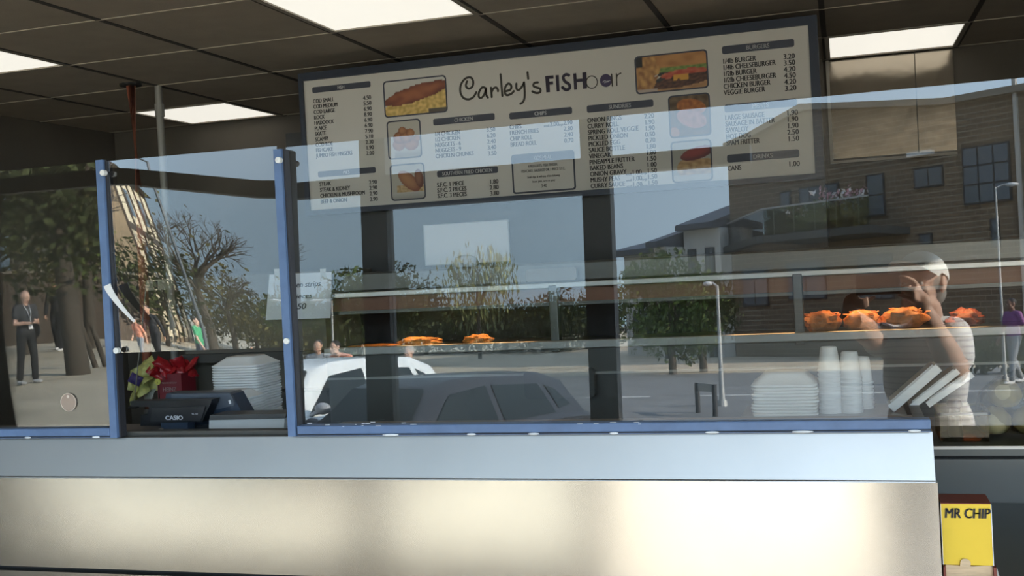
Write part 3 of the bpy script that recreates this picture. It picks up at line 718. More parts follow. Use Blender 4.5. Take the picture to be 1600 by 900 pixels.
def photo(corners, fn, nm, nu=60):
    (x0, y0), (x1, y1) = corners; a, zt = B(x0, y0); b, zb = B(x1, y1)
    zt = max(B(x0, y0)[1], 0); b_, zb = B(x1, y1)
    nv = max(10, int(nu * abs(zt - zb) / abs(b - a))); me = bpy.data.meshes.new(nm)
    r_ = .012; vs = []; cs = []
    for j in range(nv + 1):
        for i in range(nu + 1):
            u, v = i / nu, j / nv; vs.append((a + (b - a) * u, DB - .0022, zb + (zt - zb) * v)); cs.append(fn(u, v))
    fs = [(j * (nu + 1) + i, j * (nu + 1) + i + 1, (j + 1) * (nu + 1) + i + 1, (j + 1) * (nu + 1) + i) for j in range(nv) for i in range(nu)]
    l = brd.location; me.from_pydata([(x - l.x, y - l.y, z - l.z) for x, y, z in vs], [], fs); me.materials.append(print_mat())
    ca = me.color_attributes.new('Col', 'FLOAT_COLOR', 'POINT')
    ca.data.foreach_set('color', [k for c in cs for k in (*c, 1)])
    o = bpy.data.objects.new(nm, me); COL.objects.link(o); o.parent = brd
    mb = MB(); oo = rrect(a - .006, zb - .006, b + .006, zt + .006, .016); ii = rrect(a, zb, b, zt, .012); n = len(oo)
    mb.add([(x, DB - .0026, z) for x, z in oo] + [(x, DB - .0026, z) for x, z in ii], [(i, (i + 1) % n, n + (i + 1) % n, n + i) for i in range(n)])
    # square corners of the print are covered by the rounded frame
    for cx, cz, sx, sz in ((a, zb, 1, 1), (b, zb, -1, 1), (a, zt, 1, -1), (b, zt, -1, -1)):
        rr = .012; mb.add([(cx, DB - .0025, cz)] + [(cx + sx * (rr - rr * cos(R(90 * k / 5))), DB - .0025, cz + sz * (rr - rr * sin(R(90 * k / 5)))) for k in range(6)], [tuple([0] + list(range(1, 7)))])
    mb.build('photo_frame', m_head, o)
photo(((600.5, 129.5), (698, 173)), ph_fish, 'fish_and_chips_photo')
photo(((606, 192), (658, 243.5)), ph_nug, 'nuggets_photo')
photo(((611, 260), (664, 308.5)), ph_leg, 'fried_chicken_photo')
photo(((993.5, 91), (1105.5, 135)), ph_burger, 'burger_photo')
photo(((1046, 152.5), (1109.5, 209)), ph_curry, 'fried_roll_photo')
photo(((1050, 224), (1112, 280)), ph_saus, 'sausage_and_chips_photo')
# notices on the flue wall and at the back
def sheet(name, label, px0, py0, px1, py1, D, m):
    a, b = P(px0, py0, D), P(px1, py1, D)
    return tag(MB().box((a.x, D, b.z), (b.x, D + .003, a.z)).build(name, m), label, 'notice')
t = thing('blank_notice', 'blank white landscape notice below the middle of the menu board', 'notice', P(730, 408, DB + .085))
a, b = P(663, 353, DB + .085), P(797, 407, DB + .085)
MB().box((a.x, DB + .08, b.z), (b.x, DB + .084, a.z)).build('sheet', mat('bright notice', (.85, .86, .86), .5), t)
mb = MB()
for q in ((a.x - .003, b.z - .003, b.x + .003, b.z), (a.x - .003, a.z, b.x + .003, a.z + .003), (a.x - .003, b.z, a.x, a.z), (b.x, b.z, b.x + .003, a.z)): mb.box((q[0], DB + .078, q[1]), (q[2], DB + .089, q[3]))
mb.build('clear_edge', mat('plastic edge', (.5, .52, .52), .3), t)
c = P(728, 416, DB - .1)
t = tag(lump((c.x, DB - .1, zF + .018), (.05, .05, .03), 4.4, .15).build('folded_cloth', mat('white cloth', (.7, .72, .72), .8), None, True), 'small white folded cloth lying on top of the frying range', 'cloth')
DN = DR - .03
lo = [P(415, 500, DN), P(516, 497, DN), P(518, 425, DN), P(421, 429, DN)]
t = thing('price_notice', 'white paper notice for chicken strips stuck on the back cabinet behind the second blue post', 'notice', lo[0])
mb = MB(); mb.add([p[:] for p in lo] + [(p.x, p.y + .003, p.z) for p in lo], [(0, 1, 2, 3), (7, 6, 5, 4), (0, 4, 5, 1), (1, 5, 6, 2), (2, 6, 7, 3), (3, 7, 4, 0)]); mb.build('sheet', mat('notice paper', (.85, .86, .88), .6), t)
m_grey = mat('grey print', (.10, .10, .11), .6)
mb = MB()
for tx, px, py, s_, wpx in (('Chicken strips', 469, 449.5, 14, 78), ('10 pieces', 464, 467, 11.5, 56), ('\u00a33.50', 462, 484, 14.5, 40)):
    c = P(px, py, DN); q = text_mb(MB(), tx, 0, 0, 0, s_ / FPX * DN, 1, slant=.25); w_ = max(p[0] for p in q.v) - min(p[0] for p in q.v)
    text_mb(mb, tx, c.x, DN - .002, c.z, s_ / FPX * DN, wpx / FPX * DN / w_, 'CENTER', bold=.0009, slant=.25)
mb.v = [(x, y, z + (x - lo[0].x) * .01) for x, y, z in mb.v]
mb.build('notice_text', m_grey, t)
for px in (433, 505):
    c = P(px, 428, DN); MB().box((c.x - .012, DN - .001, c.z - .016), (c.x + .012, DN + .0008, c.z + .02)).build('tape', mat('clear tape', (.6, .6, .58), .3), t)
MB().box((lo[0].x + .03, DN + .004, lo[1].z + .03), (lo[1].x - .10, DR + .018, lo[2].z - .03)).build('backing_pad', m_white, t)
# ================================================================ ON AND BEHIND THE COUNTER
m_foam = mat('white foam', (.80, .79, .76), .7, bump=.08, bscale=300)
m_foam2 = mat('cream foam', (.78, .74, .66), .7, bump=.08, bscale=300)
def foam_box(half, h):
    def sq(a, z, r):
        out = []
        for k, (sx, sy_) in enumerate(((1, 1), (-1, 1), (-1, -1), (1, -1))):
            for i in range(5):
                an = R(90 * k + 90 * i / 4); out.append((sx * (a - r) + r * cos(an), sy_ * (a - r) + r * sin(an), z))
        return out
    a = half; w = .002
    lv = [sq(a * .985, 0, .012), sq(a, .0015, .013), sq(a, .004, .013), sq(a * .95, .0055, .014), sq(a * .66, h - .003, .02), sq(a * .61, h, .02)]
    inn = [sq(a * .59, h - w, .02), sq(a * .94, .003, .014), sq(a * .97, 0.0002, .012)]
    mb = MB(); mb.rings(lv, False, True); mb.rings(inn, True, False)
    n = 20; o = 0
    return mb
m_riser = mat('steel riser', (.30, .30, .28), .4, .8)
def riser(name, label, x0, x1, y0, y1, z):
    t = thing(name, label, 'stand', ((x0 + x1) / 2, (y0 + y1) / 2, WT))
    MB().box((x0, y0, z - .008), (x1, y1, z), bev=.002).build('shelf_plate', m_riser, t)
    for x in (x0 + .012, x1 - .012):
        for y in (y0 + .012, y1 - .012): MB().cone((x, y, WT), .006, (x, y, z - .008), .006, 8).build('leg', m_riser, t)
def stack(cx, D, ztop, zbot, half, h, pitch, labt, labr, group, m=m_foam):
    n = max(2, int(round((ztop - zbot - h) / pitch)) + 1); pr = None
    for i in range(n):
        z = zbot + i * pitch; last = i == n - 1
        rz_ = R(rnd.uniform(-2.5, 2.5)); dx = rnd.uniform(-.0015, .0015)
        if pr is None:
            pr = foam_box(half, h).build('foam_box', m, None, True, world=False); tag(pr, labr, 'food box', group); o = pr
        else: o = pr.copy(); COL.objects.link(o)
        o.location = (cx + dx, D, z); o.rotation_euler = (0, 0, rz_)
        o['label'] = labt if last else labr
        if last and 'group' in o.keys(): o['group'] = group
c = P(389, 648, 2.5); top = P(386, 558, 2.45)
riser('riser_shelf', 'low steel riser shelf under the tall foam box stack beside the till', c.x - .13, c.x + .085, 2.268, 2.585, P(389, 654, 2.5).z)
stack(c.x + .001, 2.5, top.z, P(389, 654, 2.5).z, .066, .024, .0066, 'topmost white foam box of the tall stack by the second blue post', 'white foam box nested below the top of the tall stack by the till', 'tall stack of foam boxes by the till')
c2 = P(372, 648, 2.33); top2 = P(362, 608, 2.33)
stack(c2.x - .004, 2.328, top2.z, P(389, 654, 2.5).z + .0005, .054, .020, .0062, 'topmost white foam box of the short stack in front of the tall one', 'white foam box lower in the short stack in front of the tall one', 'short stack of foam boxes by the till')
c3 = P(1229, 640, 2.36); top3 = P(1232, 580, 2.36); zr = P(1229, 643, 2.36).z
riser('riser_shelf', 'steel riser shelf carrying foam boxes and cups at the right of the counter', c3.x - .09, c3.x + .235, 2.26, 2.46, zr)
stack(c3.x, 2.36, top3.z, zr, .066, .026, .0066, 'topmost white foam box of the stack left of the foam cups', 'white foam box lower in the stack left of the foam cups', 'stack of foam boxes by the cups', m_foam2)
# cup stacks
m_cup = mat('white foam cup', (.66, .64, .60), .6)
def cup_mb(r0, r1, h):
    return MB().rings([[(r * cos(2 * pi * j / 24), r * sin(2 * pi * j / 24), z) for j in range(24)] for r, z in ((r0 * 1.07, 0), (r0 * 1.09, .0015), (r0 * 1.07, .004), (r0, .0045), (r1, h - .002), (r1 * .92, h), (r1 * .9, h - .003), (r0 * .97, .004), (r0 * 1.02, .0002))], False, False).add([(r1 * .9 * cos(2 * pi * j / 24), r1 * .9 * sin(2 * pi * j / 24), h - .0015) for j in range(24)], [tuple(range(24))])
def cups(px, ptop, D, r0, r1, h, pitch, labt, labr, group):
    x = P(px, 640, D).x; zt_ = P(px, ptop, D).z; n = int((zt_ - zr - h) / pitch) + 1; pr = None
    for i in range(n):
        if pr is None: pr = cup_mb(r0, r1, h).build('foam_cup', m_cup, None, True, world=False); tag(pr, labr, 'cup', group); o = pr
        else: o = pr.copy(); COL.objects.link(o)
        o.location = (x, D, zr + i * pitch); o['label'] = labt if i == n - 1 else labr
cups(1299, 540, 2.34, .0225, .0165, .050, .0085, 'topmost upturned foam cup of the left cup stack', 'upturned foam cup lower in the left cup stack', 'left stack of foam cups')
cups(1331, 543, 2.34, .0215, .0165, .056, .0085, 'topmost upturned foam cup of the middle cup stack', 'upturned foam cup lower in the middle cup stack', 'middle stack of foam cups')
cups(1349, 552, 2.40, .0215, .0165, .056, .0085, 'topmost upturned foam cup of the rearmost cup stack on the right', 'upturned foam cup lower in the rearmost cup stack on the right', 'rear stack of foam cups')
# leaning cartons
m_card = mat('white card', (.74, .73, .70), .6)
for i, (px, l, wd, lab) in enumerate([(1416, .125, .040, 'white flattened carton leaning right of the foam cups, foremost of three'), (1446, .118, .028, 'middle white flattened carton of the three leaning right of the foam cups'), (1473, .108, .030, 'rearmost white flattened carton of the three leaning at the counter end')]):
    b = P(px - 20, 641, 2.36 + i * .012); t = thing('flat_carton', lab, 'carton', (b.x, 2.36 + i * .03, zr), group=None)
    an = R(41 - i * 3); M = Matrix.Rotation(-an + pi / 2 - pi / 2, 4, 'Y')
    mb = MB(); mb.box((0, -.03, 0), (l, .03, wd * .45), M, bev=.001); mb.v = [(x, y, z) for x, y, z in mb.v]; zmin = min(p[2] for p in mb.v); mb.v = [(x, y, z - zmin) for x, y, z in mb.v]; mb.build('carton', m_card, t, world=False)
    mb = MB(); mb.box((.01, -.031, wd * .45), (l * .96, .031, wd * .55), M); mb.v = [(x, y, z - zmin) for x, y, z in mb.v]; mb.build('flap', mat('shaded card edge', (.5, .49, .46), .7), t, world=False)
# till
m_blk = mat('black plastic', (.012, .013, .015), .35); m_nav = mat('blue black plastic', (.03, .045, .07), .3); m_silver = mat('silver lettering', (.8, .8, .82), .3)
DT = 2.16
till = thing('cash_register', 'black cash register with customer display in the hatch left of the foam boxes', 'cash register', (P(300, 670, DT).x, DT + .1, WT))
YB = 690
while P(320, YB, DT).z > WT + .0015: YB += 1
def px_prism(pts, D, y0, y1): return MB().prism([(P(x, y, D).x, P(x, y, D).z) for x, y in pts], y0, y1)
disp = px_prism([(203, 627), (331, 624), (329, 631), (322, 645), (316, 659), (232, 661), (228, 655), (233, 636), (204, 635)], DT, DT, DT + .034).build('customer_display', m_blk, till)
px_prism([(238, 638), (321, 635), (314, 657), (235, 659)], DT - .003, DT - .004, DT).build('display_bezel', mat('satin black', (.03, .03, .032), .3), disp)
mb = MB(); c = P(272, 656, DT - .006); text_mb(mb, 'CASIO', c.x, DT - .0055, c.z, 11 / FPX * DT, 1.15, 'CENTER', bold=.0007); mb.build('maker_name', m_silver, disp)
mb = MB(); c = P(304, 648, DT - .006); text_mb(mb, 'TE-100', c.x, DT - .0055, c.z, 4 / FPX * DT, 1.1, 'CENTER'); mb.build('model_text', m_silver, disp)
px_prism([(250, 660), (292, 660), (290, YB), (252, YB)], DT, DT + .004, DT + .033).build('display_stand', m_nav, till)
tb_ = px_prism([(263, 614), (360, 612.5), (365, 615), (372, 628), (385, 650), (385, YB), (256, YB), (258, 640)], DT + .06, DT + .052, DT + .104).build('till_body', m_nav, till)
px_prism([(268, 616), (359, 614.5), (364, 622), (366, 633), (340, 640), (268, 640)], DT + .045, DT + .044, DT + .0515).build('printer_cover', mat('slate plastic', (.085, .10, .125), .3), till)
c = P(359, 628, DT + .042); MB().cone((c.x, DT + .0435, c.z - .004), .0028, (c.x, DT + .041, c.z + .004), .0028, 8).build('highlight_stub', m_silver, till)  # silver stub stands in for a white highlight on the till
px_prism([(205, 652), (240, 645), (226, YB), (203, YB)], DT, DT + .036, DT + .046).build('side_wing', m_blk, till)
px_prism([(236, 672), (316, 668), (340, YB), (232, YB)], DT, DT + .036, DT + .0515).build('base', m_blk, till)
t = thing('grey_box', 'pale grey metal box with dark lid in front of the foam boxes', 'box', (P(385, 670, 2.13).x, 2.16, WT))
px_prism([(327, 655), (445, 652), (440, YB), (323, YB)], 2.13, 2.13, 2.19).build('front', mat('pale grey panel', (.50, .50, .48), .5), t)
px_prism([(330, 648), (449, 646), (447, 653), (329, 656)], 2.13, 2.125, 2.192).build('lid', mat('dark lid', (.06, .06, .06), .4), t)
# sachets
m_rsach = mat('red sachet', (.40, .015, .02), .3, var=.3, scale=60); m_ysach = mat('yellow green sachet', (.50, .48, .16), .35, var=.3, scale=60); m_psach = mat('purple label', (.05, .03, .14), .4)
DSW = DR - .12
def sachet(seed, l=.09, w=.05):
    mb = MB(); nu, nv = 12, 8; vs = []
    for sgn in (1, -1):
        for j in range(nv + 1):
            for i in range(nu + 1):
                u, v = i / nu - .5, j / nv - .5
                th = .012 * max(0, 1 - (2 * u) ** 4) * max(0, 1 - (2 * v) ** 4)
                vs.append((u * l, v * w, sgn * (th + .0006) + .008 * noise.noise(V((u * 3 + seed, v * 3, 1.3))) + .018 * u * u * sin(seed)))
    w_ = nu + 1; N = w_ * (nv + 1); fs = []
    for j in range(nv):
        for i in range(nu):
            a = j * w_ + i; fs += [(a, a + 1, a + w_ + 1, a + w_), (N + a, N + a + w_, N + a + w_ + 1, N + a + 1)]
    for i in range(nu): fs += [(i, N + i, N + i + 1, i + 1), (nv * w_ + i, nv * w_ + i + 1, N + nv * w_ + i + 1, N + nv * w_ + i)]
    for j in range(nv): fs += [(j * w_, (j + 1) * w_, N + (j + 1) * w_, N + j * w_), (j * w_ + nu, N + j * w_ + nu, N + (j + 1) * w_ + nu, (j + 1) * w_ + nu)]
    return mb.add(vs, fs)
zsh_ = zsh
a = P(245, 585, DSW); b = P(285, 625, DSW)
t = thing('sachet_carton', 'red carton of sauce sachets on the shelf behind the till', 'carton', ((a.x + b.x) / 2, DSW + .03, zsh_))
mb = MB(); mb.box((a.x, DSW, zsh_), (b.x, DSW + .10, a.z)); mb.build('carton', mat('red printed card', (.22, .015, .025), .5), t)
mb = MB(); text_mb(mb, 'HEINZ', (a.x + b.x) / 2, DSW - .001, P(265, 611.5, DSW).z, .024, .9, 'CENTER', bold=.0006); text_mb(mb, 'TOMATO KETCHUP', (a.x + b.x) / 2, DSW - .001, P(265, 599.5, DSW).z, .0095, .8, 'CENTER'); mb.build('carton_text', mat('pale pink print', (.6, .45, .42), .6), t)
o0 = None
for i in range(11):
    x = a.x + (b.x - a.x) * ((i * .37) % 1); z = a.z + .002 + .010 * (i // 3)
    o = sachet(i * 1.7).build('sauce_sachet', m_rsach, None, True, world=False); tag(o, 'crumpled red sauce sachet heaped on the red carton', 'sachet', 'red sauce sachets')
    o.location = (x, DSW + .04 + .035 * (i % 3) - .03, z); o.rotation_euler = (rnd.uniform(-.9, .9), rnd.uniform(-1, 1), rnd.uniform(0, 3))
for i in range(12):
    px, py = [(212, 616), (226, 618), (206, 604), (221, 606), (230, 602), (208, 592), (222, 593), (228, 585), (205, 583), (218, 582), (229, 577), (212, 576)][i]
    c = P(px, py, DSW)
    o = sachet(i * 2.3 + 40, .10, .055).build('sauce_sachet', [m_ysach, m_ysach, mat('silver sachet', (.4, .41, .36), .3)][(i + 1) % 3] if i < 3 else m_ysach, None, True, world=False)
    tag(o, 'crumpled yellow green sauce sachet in the pile beside the first blue post', 'sachet', 'yellow green sauce sachets')
    o.location = (c.x, DSW + .03 * (i % 3), c.z); o.rotation_euler = (rnd.uniform(.4, 1.4), rnd.uniform(-.7, .7), rnd.uniform(-.8, .8))
c = P(212, 593, DSW - .05)
o = sachet(77, .05, .04).build('sauce_sachet', m_psach, None, True, world=False); tag(o, 'small purple sachet in front of the yellow green sachets', 'sachet'); o.location = (c.x, DSW - .05, c.z); o.rotation_euler = (1.2, .5, .3)
c = P(240, 598, DSW - .06); mb = MB(); mb.cone((c.x, DSW - .03, c.z), .0125, (c.x, DSW - .034, c.z), .0125, 24)
t = thing('price_ticket', 'round yellow price ticket between the yellow and red sachets', 'ticket', (c.x, DSW - .03, zsh_)); mb.build('disc', mat('yellow ticket', (.62, .58, .10), .5), t)
MB().cone((c.x, DSW - .028, zsh_), .002, (c.x, DSW - .028, c.z + .004), .002, 6).build('stem', m_dark, t)
mb = MB(); text_mb(mb, '5', c.x, DSW - .0348, c.z - .006, .014, .8, 'CENTER'); mb.build('ticket_text', m_ink, t)
# card holder on a thin rod
DC = DR - .2
b0, b1 = P(208, 627, DC), P(229, 441, DC)
t = thing('card_holder', 'small picture card on a thin leaning wire rod behind the hatch glass', 'card holder', (b0.x, DC, zsh_))
MB().tube([(b0.x, DC, zsh_), (b1.x, DC, b1.z)], .0022, 6).build('rod', mat('dull wire', (.30, .28, .22), .4, .6), t)
a, b = P(229, 438, DC), P(269, 452, DC)
cd = MB().box((a.x, DC - .003, b.z), (b.x, DC, a.z)).build('card', mat('card face', (.30, .28, .20), .6), t)
MB().box((a.x + .03, DC - .0045, b.z + .006), (a.x + .052, DC - .003, a.z - .004)).build('card_picture', m_ink, cd)
MB().cone((b0.x, DC, zsh_), .022, (b0.x, DC, zsh_ + .006), .018, 18).build('foot', m_dark, t)
# pipes down the back left corner
def ceil_pt(px, py): r = ray(px, py); return EYE + r * (.93 / r.z)
q = ceil_pt(204, 131)
m_rust = mat('rusty red pipe', (.30, .085, .04), .7, var=.4, scale=9)
t = thing('red_pipe', 'rusty red pipe dropping from the ceiling at the far left', 'pipe', (q.x, q.y, 0))
MB().tube([(q.x, q.y, .0), (q.x - .006, q.y, 1.0), (q.x + .01, q.y, 1.9), (q.x, q.y, CEIL)], .021, 12).build('pipe', m_rust, t, True)
MB().cone((q.x, q.y, CEIL - .01), .05, (q.x, q.y, CEIL), .05, 16).build('collar', m_dark, t)
q = ceil_pt(253, 135)
m_gp = mat('grey plastic pipe', (.30, .29, .26), .5)
t = thing('grey_pipe', 'grey plastic pipe dropping from the ceiling in front of the far light panel', 'pipe', (q.x, q.y - .03, 0))
MB().tube([(q.x, q.y - .03, 0), (q.x, q.y - .03, CEIL)], .017, 12).build('pipe', m_gp, t, True)
for px_, py_ in ((253, 172), (262, 395)):
    z = P(px_, py_, q.y - .03).z; MB().cone((q.x, q.y - .03, z - .03), .022, (q.x, q.y - .03, z + .03), .022, 12).build('coupling', m_gp, t)
# shiny steel panel on the back wall
m_mir = mat('polished wall steel', (.34, .295, .235), .14, 1.0, bump=1.0, bscale=1.6, var=.06, scale=2)
a, b = P(1296, 120, WALL_Y - .01), P(1600, 226, WALL_Y - .01)
t = thing('wall_panel', 'polished steel wall panel right of the menu board mirroring the ceiling light', 'wall panel', ((a.x + .4), WALL_Y, b.z))
xm = P(1432, 160, WALL_Y).x; xr = P(1492, 160, WALL_Y).x
for x0_, x1_ in ((a.x, xm - .002), (xm + .002, xr)):
    MB().box((x0_, WALL_Y - .012, b.z), (x1_, WALL_Y - .001, CEIL - .004)).build('steel_sheet', m_mir, t)
MB().box((a.x - .015, WALL_Y - .025, b.z - .01), (a.x, WALL_Y - .001, CEIL - .004)).build('edge_strip', mat('light strip', (.35, .32, .27), .5), t)
MB().box((a.x - .015, WALL_Y - .02, b.z - .022), (xr, WALL_Y - .001, b.z - .01)).build('bottom_strip', mat('light strip', (.35, .32, .27), .5), t)
o = MB().box((a.x - .10, WALL_Y - .05, 1.6), (a.x - .03, WALL_Y - .001, CEIL - .003)).build('trim_1', m_wall); o['kind'] = 'structure'

# ================================================================ RIGHT-HAND END
DK = 2.62
zk = P(1530, 698, DK).z
m_dkst = mat('dark grey steel', (.12, .125, .12), .38, .75, var=.08, scale=3)
rc = thing('side_counter', 'dark grey steel side counter at the right end behind the yellow box', 'counter', (.9, DK + .3, 0))
kx = CX + .03
MB().box((kx, DK + .006, zk - .006), (XR - .1, DK + .45, zk)).build('worktop', mat('dark green grey worktop', (.05, .055, .045), .5), rc)
MB().box((kx, DK, zk - .006), (XR - .1, DK + .006, zk + .001)).build('edge_trim', mat('satin steel edge', (.5, .5, .48), .3, .6), rc)
zq = P(1530, 713, DK).z; zq2 = P(1530, 725, DK).z
MB().box((kx, DK + .004, zq), (XR - .1, DK + .03, zk - .006)).build('edge_panel', m_dkst, rc)
MB().box((kx, DK + .012, zq - .007), (XR - .1, DK + .4, zq)).build('shadow_gap', m_dark, rc)
MB().box((kx, DK + .002, zq2), (XR - .1, DK + .03, zq - .007)).build('drawer_rail', m_dkst, rc)
MB().box((kx, DK + .012, .1), (XR - .1, DK + .42, zq2)).build('front_panel', m_dkst, rc)
MB().box((kx, DK + .05, 0), (XR - .1, DK + .4, .1)).build('plinth', m_dark, rc)
# clear tub, shaker, bread rolls
tx0, tx1 = P(1468, 690, DK + .1).x, P(1543, 690, DK + .1).x
m_clr = glass_mat('clear plastic', (.82, .80, .70), .35, .0)
t = thing('plastic_tub', 'clear plastic tub on the side counter behind the glass', 'tub', ((tx0 + tx1) / 2, DK + .15, zk))
h_ = P(1510, 646, DK + .06).z - zk
mb = MB(); mb.box((tx0, DK + .06, zk), (tx1, DK + .22, zk + .003)); mb.box((tx0, DK + .06, zk), (tx1, DK + .063, zk + h_)); mb.box((tx0, DK + .217, zk), (tx1, DK + .22, zk + h_)); mb.box((tx0, DK + .06, zk), (tx0 + .003, DK + .22, zk + h_)); mb.box((tx1 - .003, DK + .06, zk), (tx1, DK + .22, zk + h_)); mb.build('tub', m_clr, t)
mb = MB()
for q_ in ((tx0 - .004, DK + .056, tx1 + .004, DK + .062), (tx0 - .004, DK + .218, tx1 + .004, DK + .224), (tx0 - .004, DK + .056, tx0 + .002, DK + .224), (tx1 - .002, DK + .056, tx1 + .004, DK + .224)): mb.box((q_[0], q_[1], zk + h_ - .004), (q_[2], q_[3], zk + h_ + .002))
mb.build('tub_rim', mat('milky rim', (.45, .43, .37), .4), t)
c = P(1494, 690, DK + .13); zz = zk + .0035
t = thing('salt_shaker', 'dark capped shaker standing in the clear tub', 'shaker', (c.x, DK + .13, zz))
MB().lathe([(.016, 0), (.017, .004), (.013, .05), (.011, .065)], 18).build('jar', mat('brown jar', (.10, .085, .06), .3), t, True, world=False)
hs = P(1494, 622, DK + .13).z - zz
MB().lathe([(.011, .065), (.017, hs - .02), (.018, hs - .012), (.015, hs - .003), (.0, hs)], 18).build('cap', mat('dark cap', (.05, .045, .04), .35), t, True, world=False)
m_bun = mat('pale bread roll', (.52, .44, .22), .7, var=.12, scale=25)
cb_ = P(1578, 690, DK + .1)
i = 0
for row, (zo, xs_) in enumerate(((.036, (-.055, .02, .095, .17)), (.098, (-.03, .045, .12)))):
    for k, xo in enumerate(xs_):
        o = lump((0, 0, 0), (.037, .045, .034), 3.1 * i, .07).build('bread_roll', m_bun, None, True, world=False); o.location = (cb_.x + xo + .028, DK + .14, zk + zo)
        tag(o, ('pale bread roll in the lower row of the clear bag on the side counter', 'pale bread roll in the upper row of the clear bag on the side counter')[row], 'bread roll', ('lower row of bread rolls', 'upper row of bread rolls')[row]); i += 1
mb = lump((cb_.x + .09, DK + .14, zk + .075), (.158, .062, .083), 6.6, .10, nu=30); mb.v = [(x, y, max(z, zk + .001)) for x, y, z in mb.v]
tag(mb.build('bread_bag', m_clr, None, True), 'clear plastic bag wrapped round the bread rolls at the right edge', 'bag')
# wooden fork dispenser
DP = 2.02
a, b = P(1470, 787, DP), P(1552, 884, DP)
shz = P(1510, 908, DP).z
kn = MB().box((CX + .022, DP - .012, shz - .02), (.62, DK + .01, shz), bev=.003).build('shelf_ledge', m_dkst, rc)
t = thing('fork_dispenser', 'yellow carton dispenser of wooden chip forks beside the counter end', 'dispenser', ((a.x + b.x) / 2, DP + .04, shz))
m_yel = mat('yellow card', (.86, .58, .03), .45); m_mar = mat('maroon card', (.20, .035, .02), .5)
MB().box((a.x, DP, b.z), (b.x, DP + .075, a.z)).build('carton_front', m_yel, t)
MB().box((a.x, DP + .0005, a.z), (b.x, DP + .075, a.z + .0012)).build('carton_top', m_mar, t)
MB().box((b.x, DP + .0005, b.z), (b.x + .0012, DP + .075, a.z)).build('carton_side', m_mar, t)
MB().box((a.x - .001, DP - .0005, b.z), (a.x, DP + .02, a.z)).build('card_edge', m_white, t)
MB().box((b.x, DP - .0006, b.z), (b.x + .0013, DP + .001, a.z)).build('card_edge', m_white, t)
mb = MB(); c = P(1511, 809.5, DP - .001); text_mb(mb, 'MR CHIP', c.x, DP - .0015, c.z, .0245, .77, 'CENTER', bold=.0009, slant=.12); mb.build('carton_text', m_ink, t)
# folded tray below the carton
mb = MB(); mb.box((a.x + .002, DP + .03, shz), (b.x + .004, DP + .075, b.z)); mb.box((a.x - .001, DP - .006, shz), (a.x + .003, DP + .03, b.z - .002)); mb.box((b.x, DP - .006, shz), (b.x + .004, DP + .03, b.z - .002))
mb.build('tray', m_mar, t)
mb = MB(); mb.prism([(b.x + .005, shz), (b.x + .011, shz), (b.x + .005, b.z - .001)], DP - .004, DP + .05); mb.build('paper_lining', mat('grey paper', (.45, .43, .40), .7), t)
m_wood = mat('pale wood', (.66, .48, .30), .6, var=.12, scale=30, stretch=(1, 8, 8))
def fork_mb():
    mb = MB(); L = .078; pts = []
    outl = [(-L / 2, .004), (-L / 2 + .004, .0072), (-L / 2 + .02, .0065), (L / 2 - .03, .0055), (L / 2 - .006, .0078), (L / 2, .006)]
    pl = [(x, z) for x, z in outl] + [(x, -z) for x, z in outl[::-1]]
    mb.prism(pl, -.0009, .0009); return mb
for i in range(3):
    zf = b.z - .0085 - i * .0095
    o = fork_mb().build('wooden_fork', m_wood, None, True, world=False); o.location = ((a.x + b.x) / 2 + .001 * i, DP + .004 + .005 * i, max(zf, shz + .0079)); o.rotation_euler = (R(-6), 0, 0)
    tag(o, ['topmost wooden chip fork lying in the slot of the yellow dispenser', 'wooden chip fork below the top one in the yellow dispenser', 'lowest wooden chip fork in the yellow dispenser'][i], 'fork')
c = P(1512, 880, DP - .008)
mb = MB(); mb.prism([(.0082 * cos(R(q_)), .0062 * sin(R(q_))) for q_ in range(0, 181, 20)] + [(-.0082, -.008), (.0082, -.008)], -.0008, .0008)
o = mb.build('wooden_fork', m_wood, None, True, world=False); o.location = (c.x - .003, DP - .004, c.z); o.rotation_euler = (R(-6), R(8), 0); tag(o, 'wooden chip fork tip sticking up against the yellow carton', 'fork')
# ================================================================ STREET (behind the lens; the glass shows it)
GZ = -.40
m_pave = mat('sunlit paving', (.47, .39, .28), .85, var=.18, scale=.9)
m_asph = mat('asphalt', (.17, .17, .165), .85, var=.15, scale=1.2)
m_line = mat('road paint', (.55, .54, .50), .7)
def gz(y): return GZ + .2 * max(0, min(1, (-9.5 - y) / 7)) + .003 * max(0, -17 - y)
def strip(ys, xa, xb, up, th):
    mb = MB(); mb.rings([[(xa(y), y, gz(y) + up), (xb(y), y, gz(y) + up), (xb(y), y, gz(y) + up - th), (xa(y), y, gz(y) + up - th)] for y in ys]); return mb
struct('ground', strip([SHOP_Y - .08, -9.5, -16.5, -17, -200], lambda y: -160, lambda y: 120, 0, .4), m_pave, 'sunlit paved ground outside the shop')
mb = strip([-11, -16.5, -17, -28], lambda y: -9.5 + (y + 11) * .2, lambda y: 14 - (y + 11) * .7, .012, .05)
o = mb.build('road', m_asph); o['kind'] = 'structure'; o['label'] = 'grey asphalt road outside the shop'
mb = MB()
for k in range(7):
    x = -6 + k * 2.4; y_ = -19.1 - k * .1; mb.box((x, y_ - .1, gz(y_) + .008), (x + 1.4, y_ + .1, gz(y_) + .016))
tag(mb.build('road_marking', m_line), None, None); bpy.data.objects['road_marking']['kind'] = 'structure'
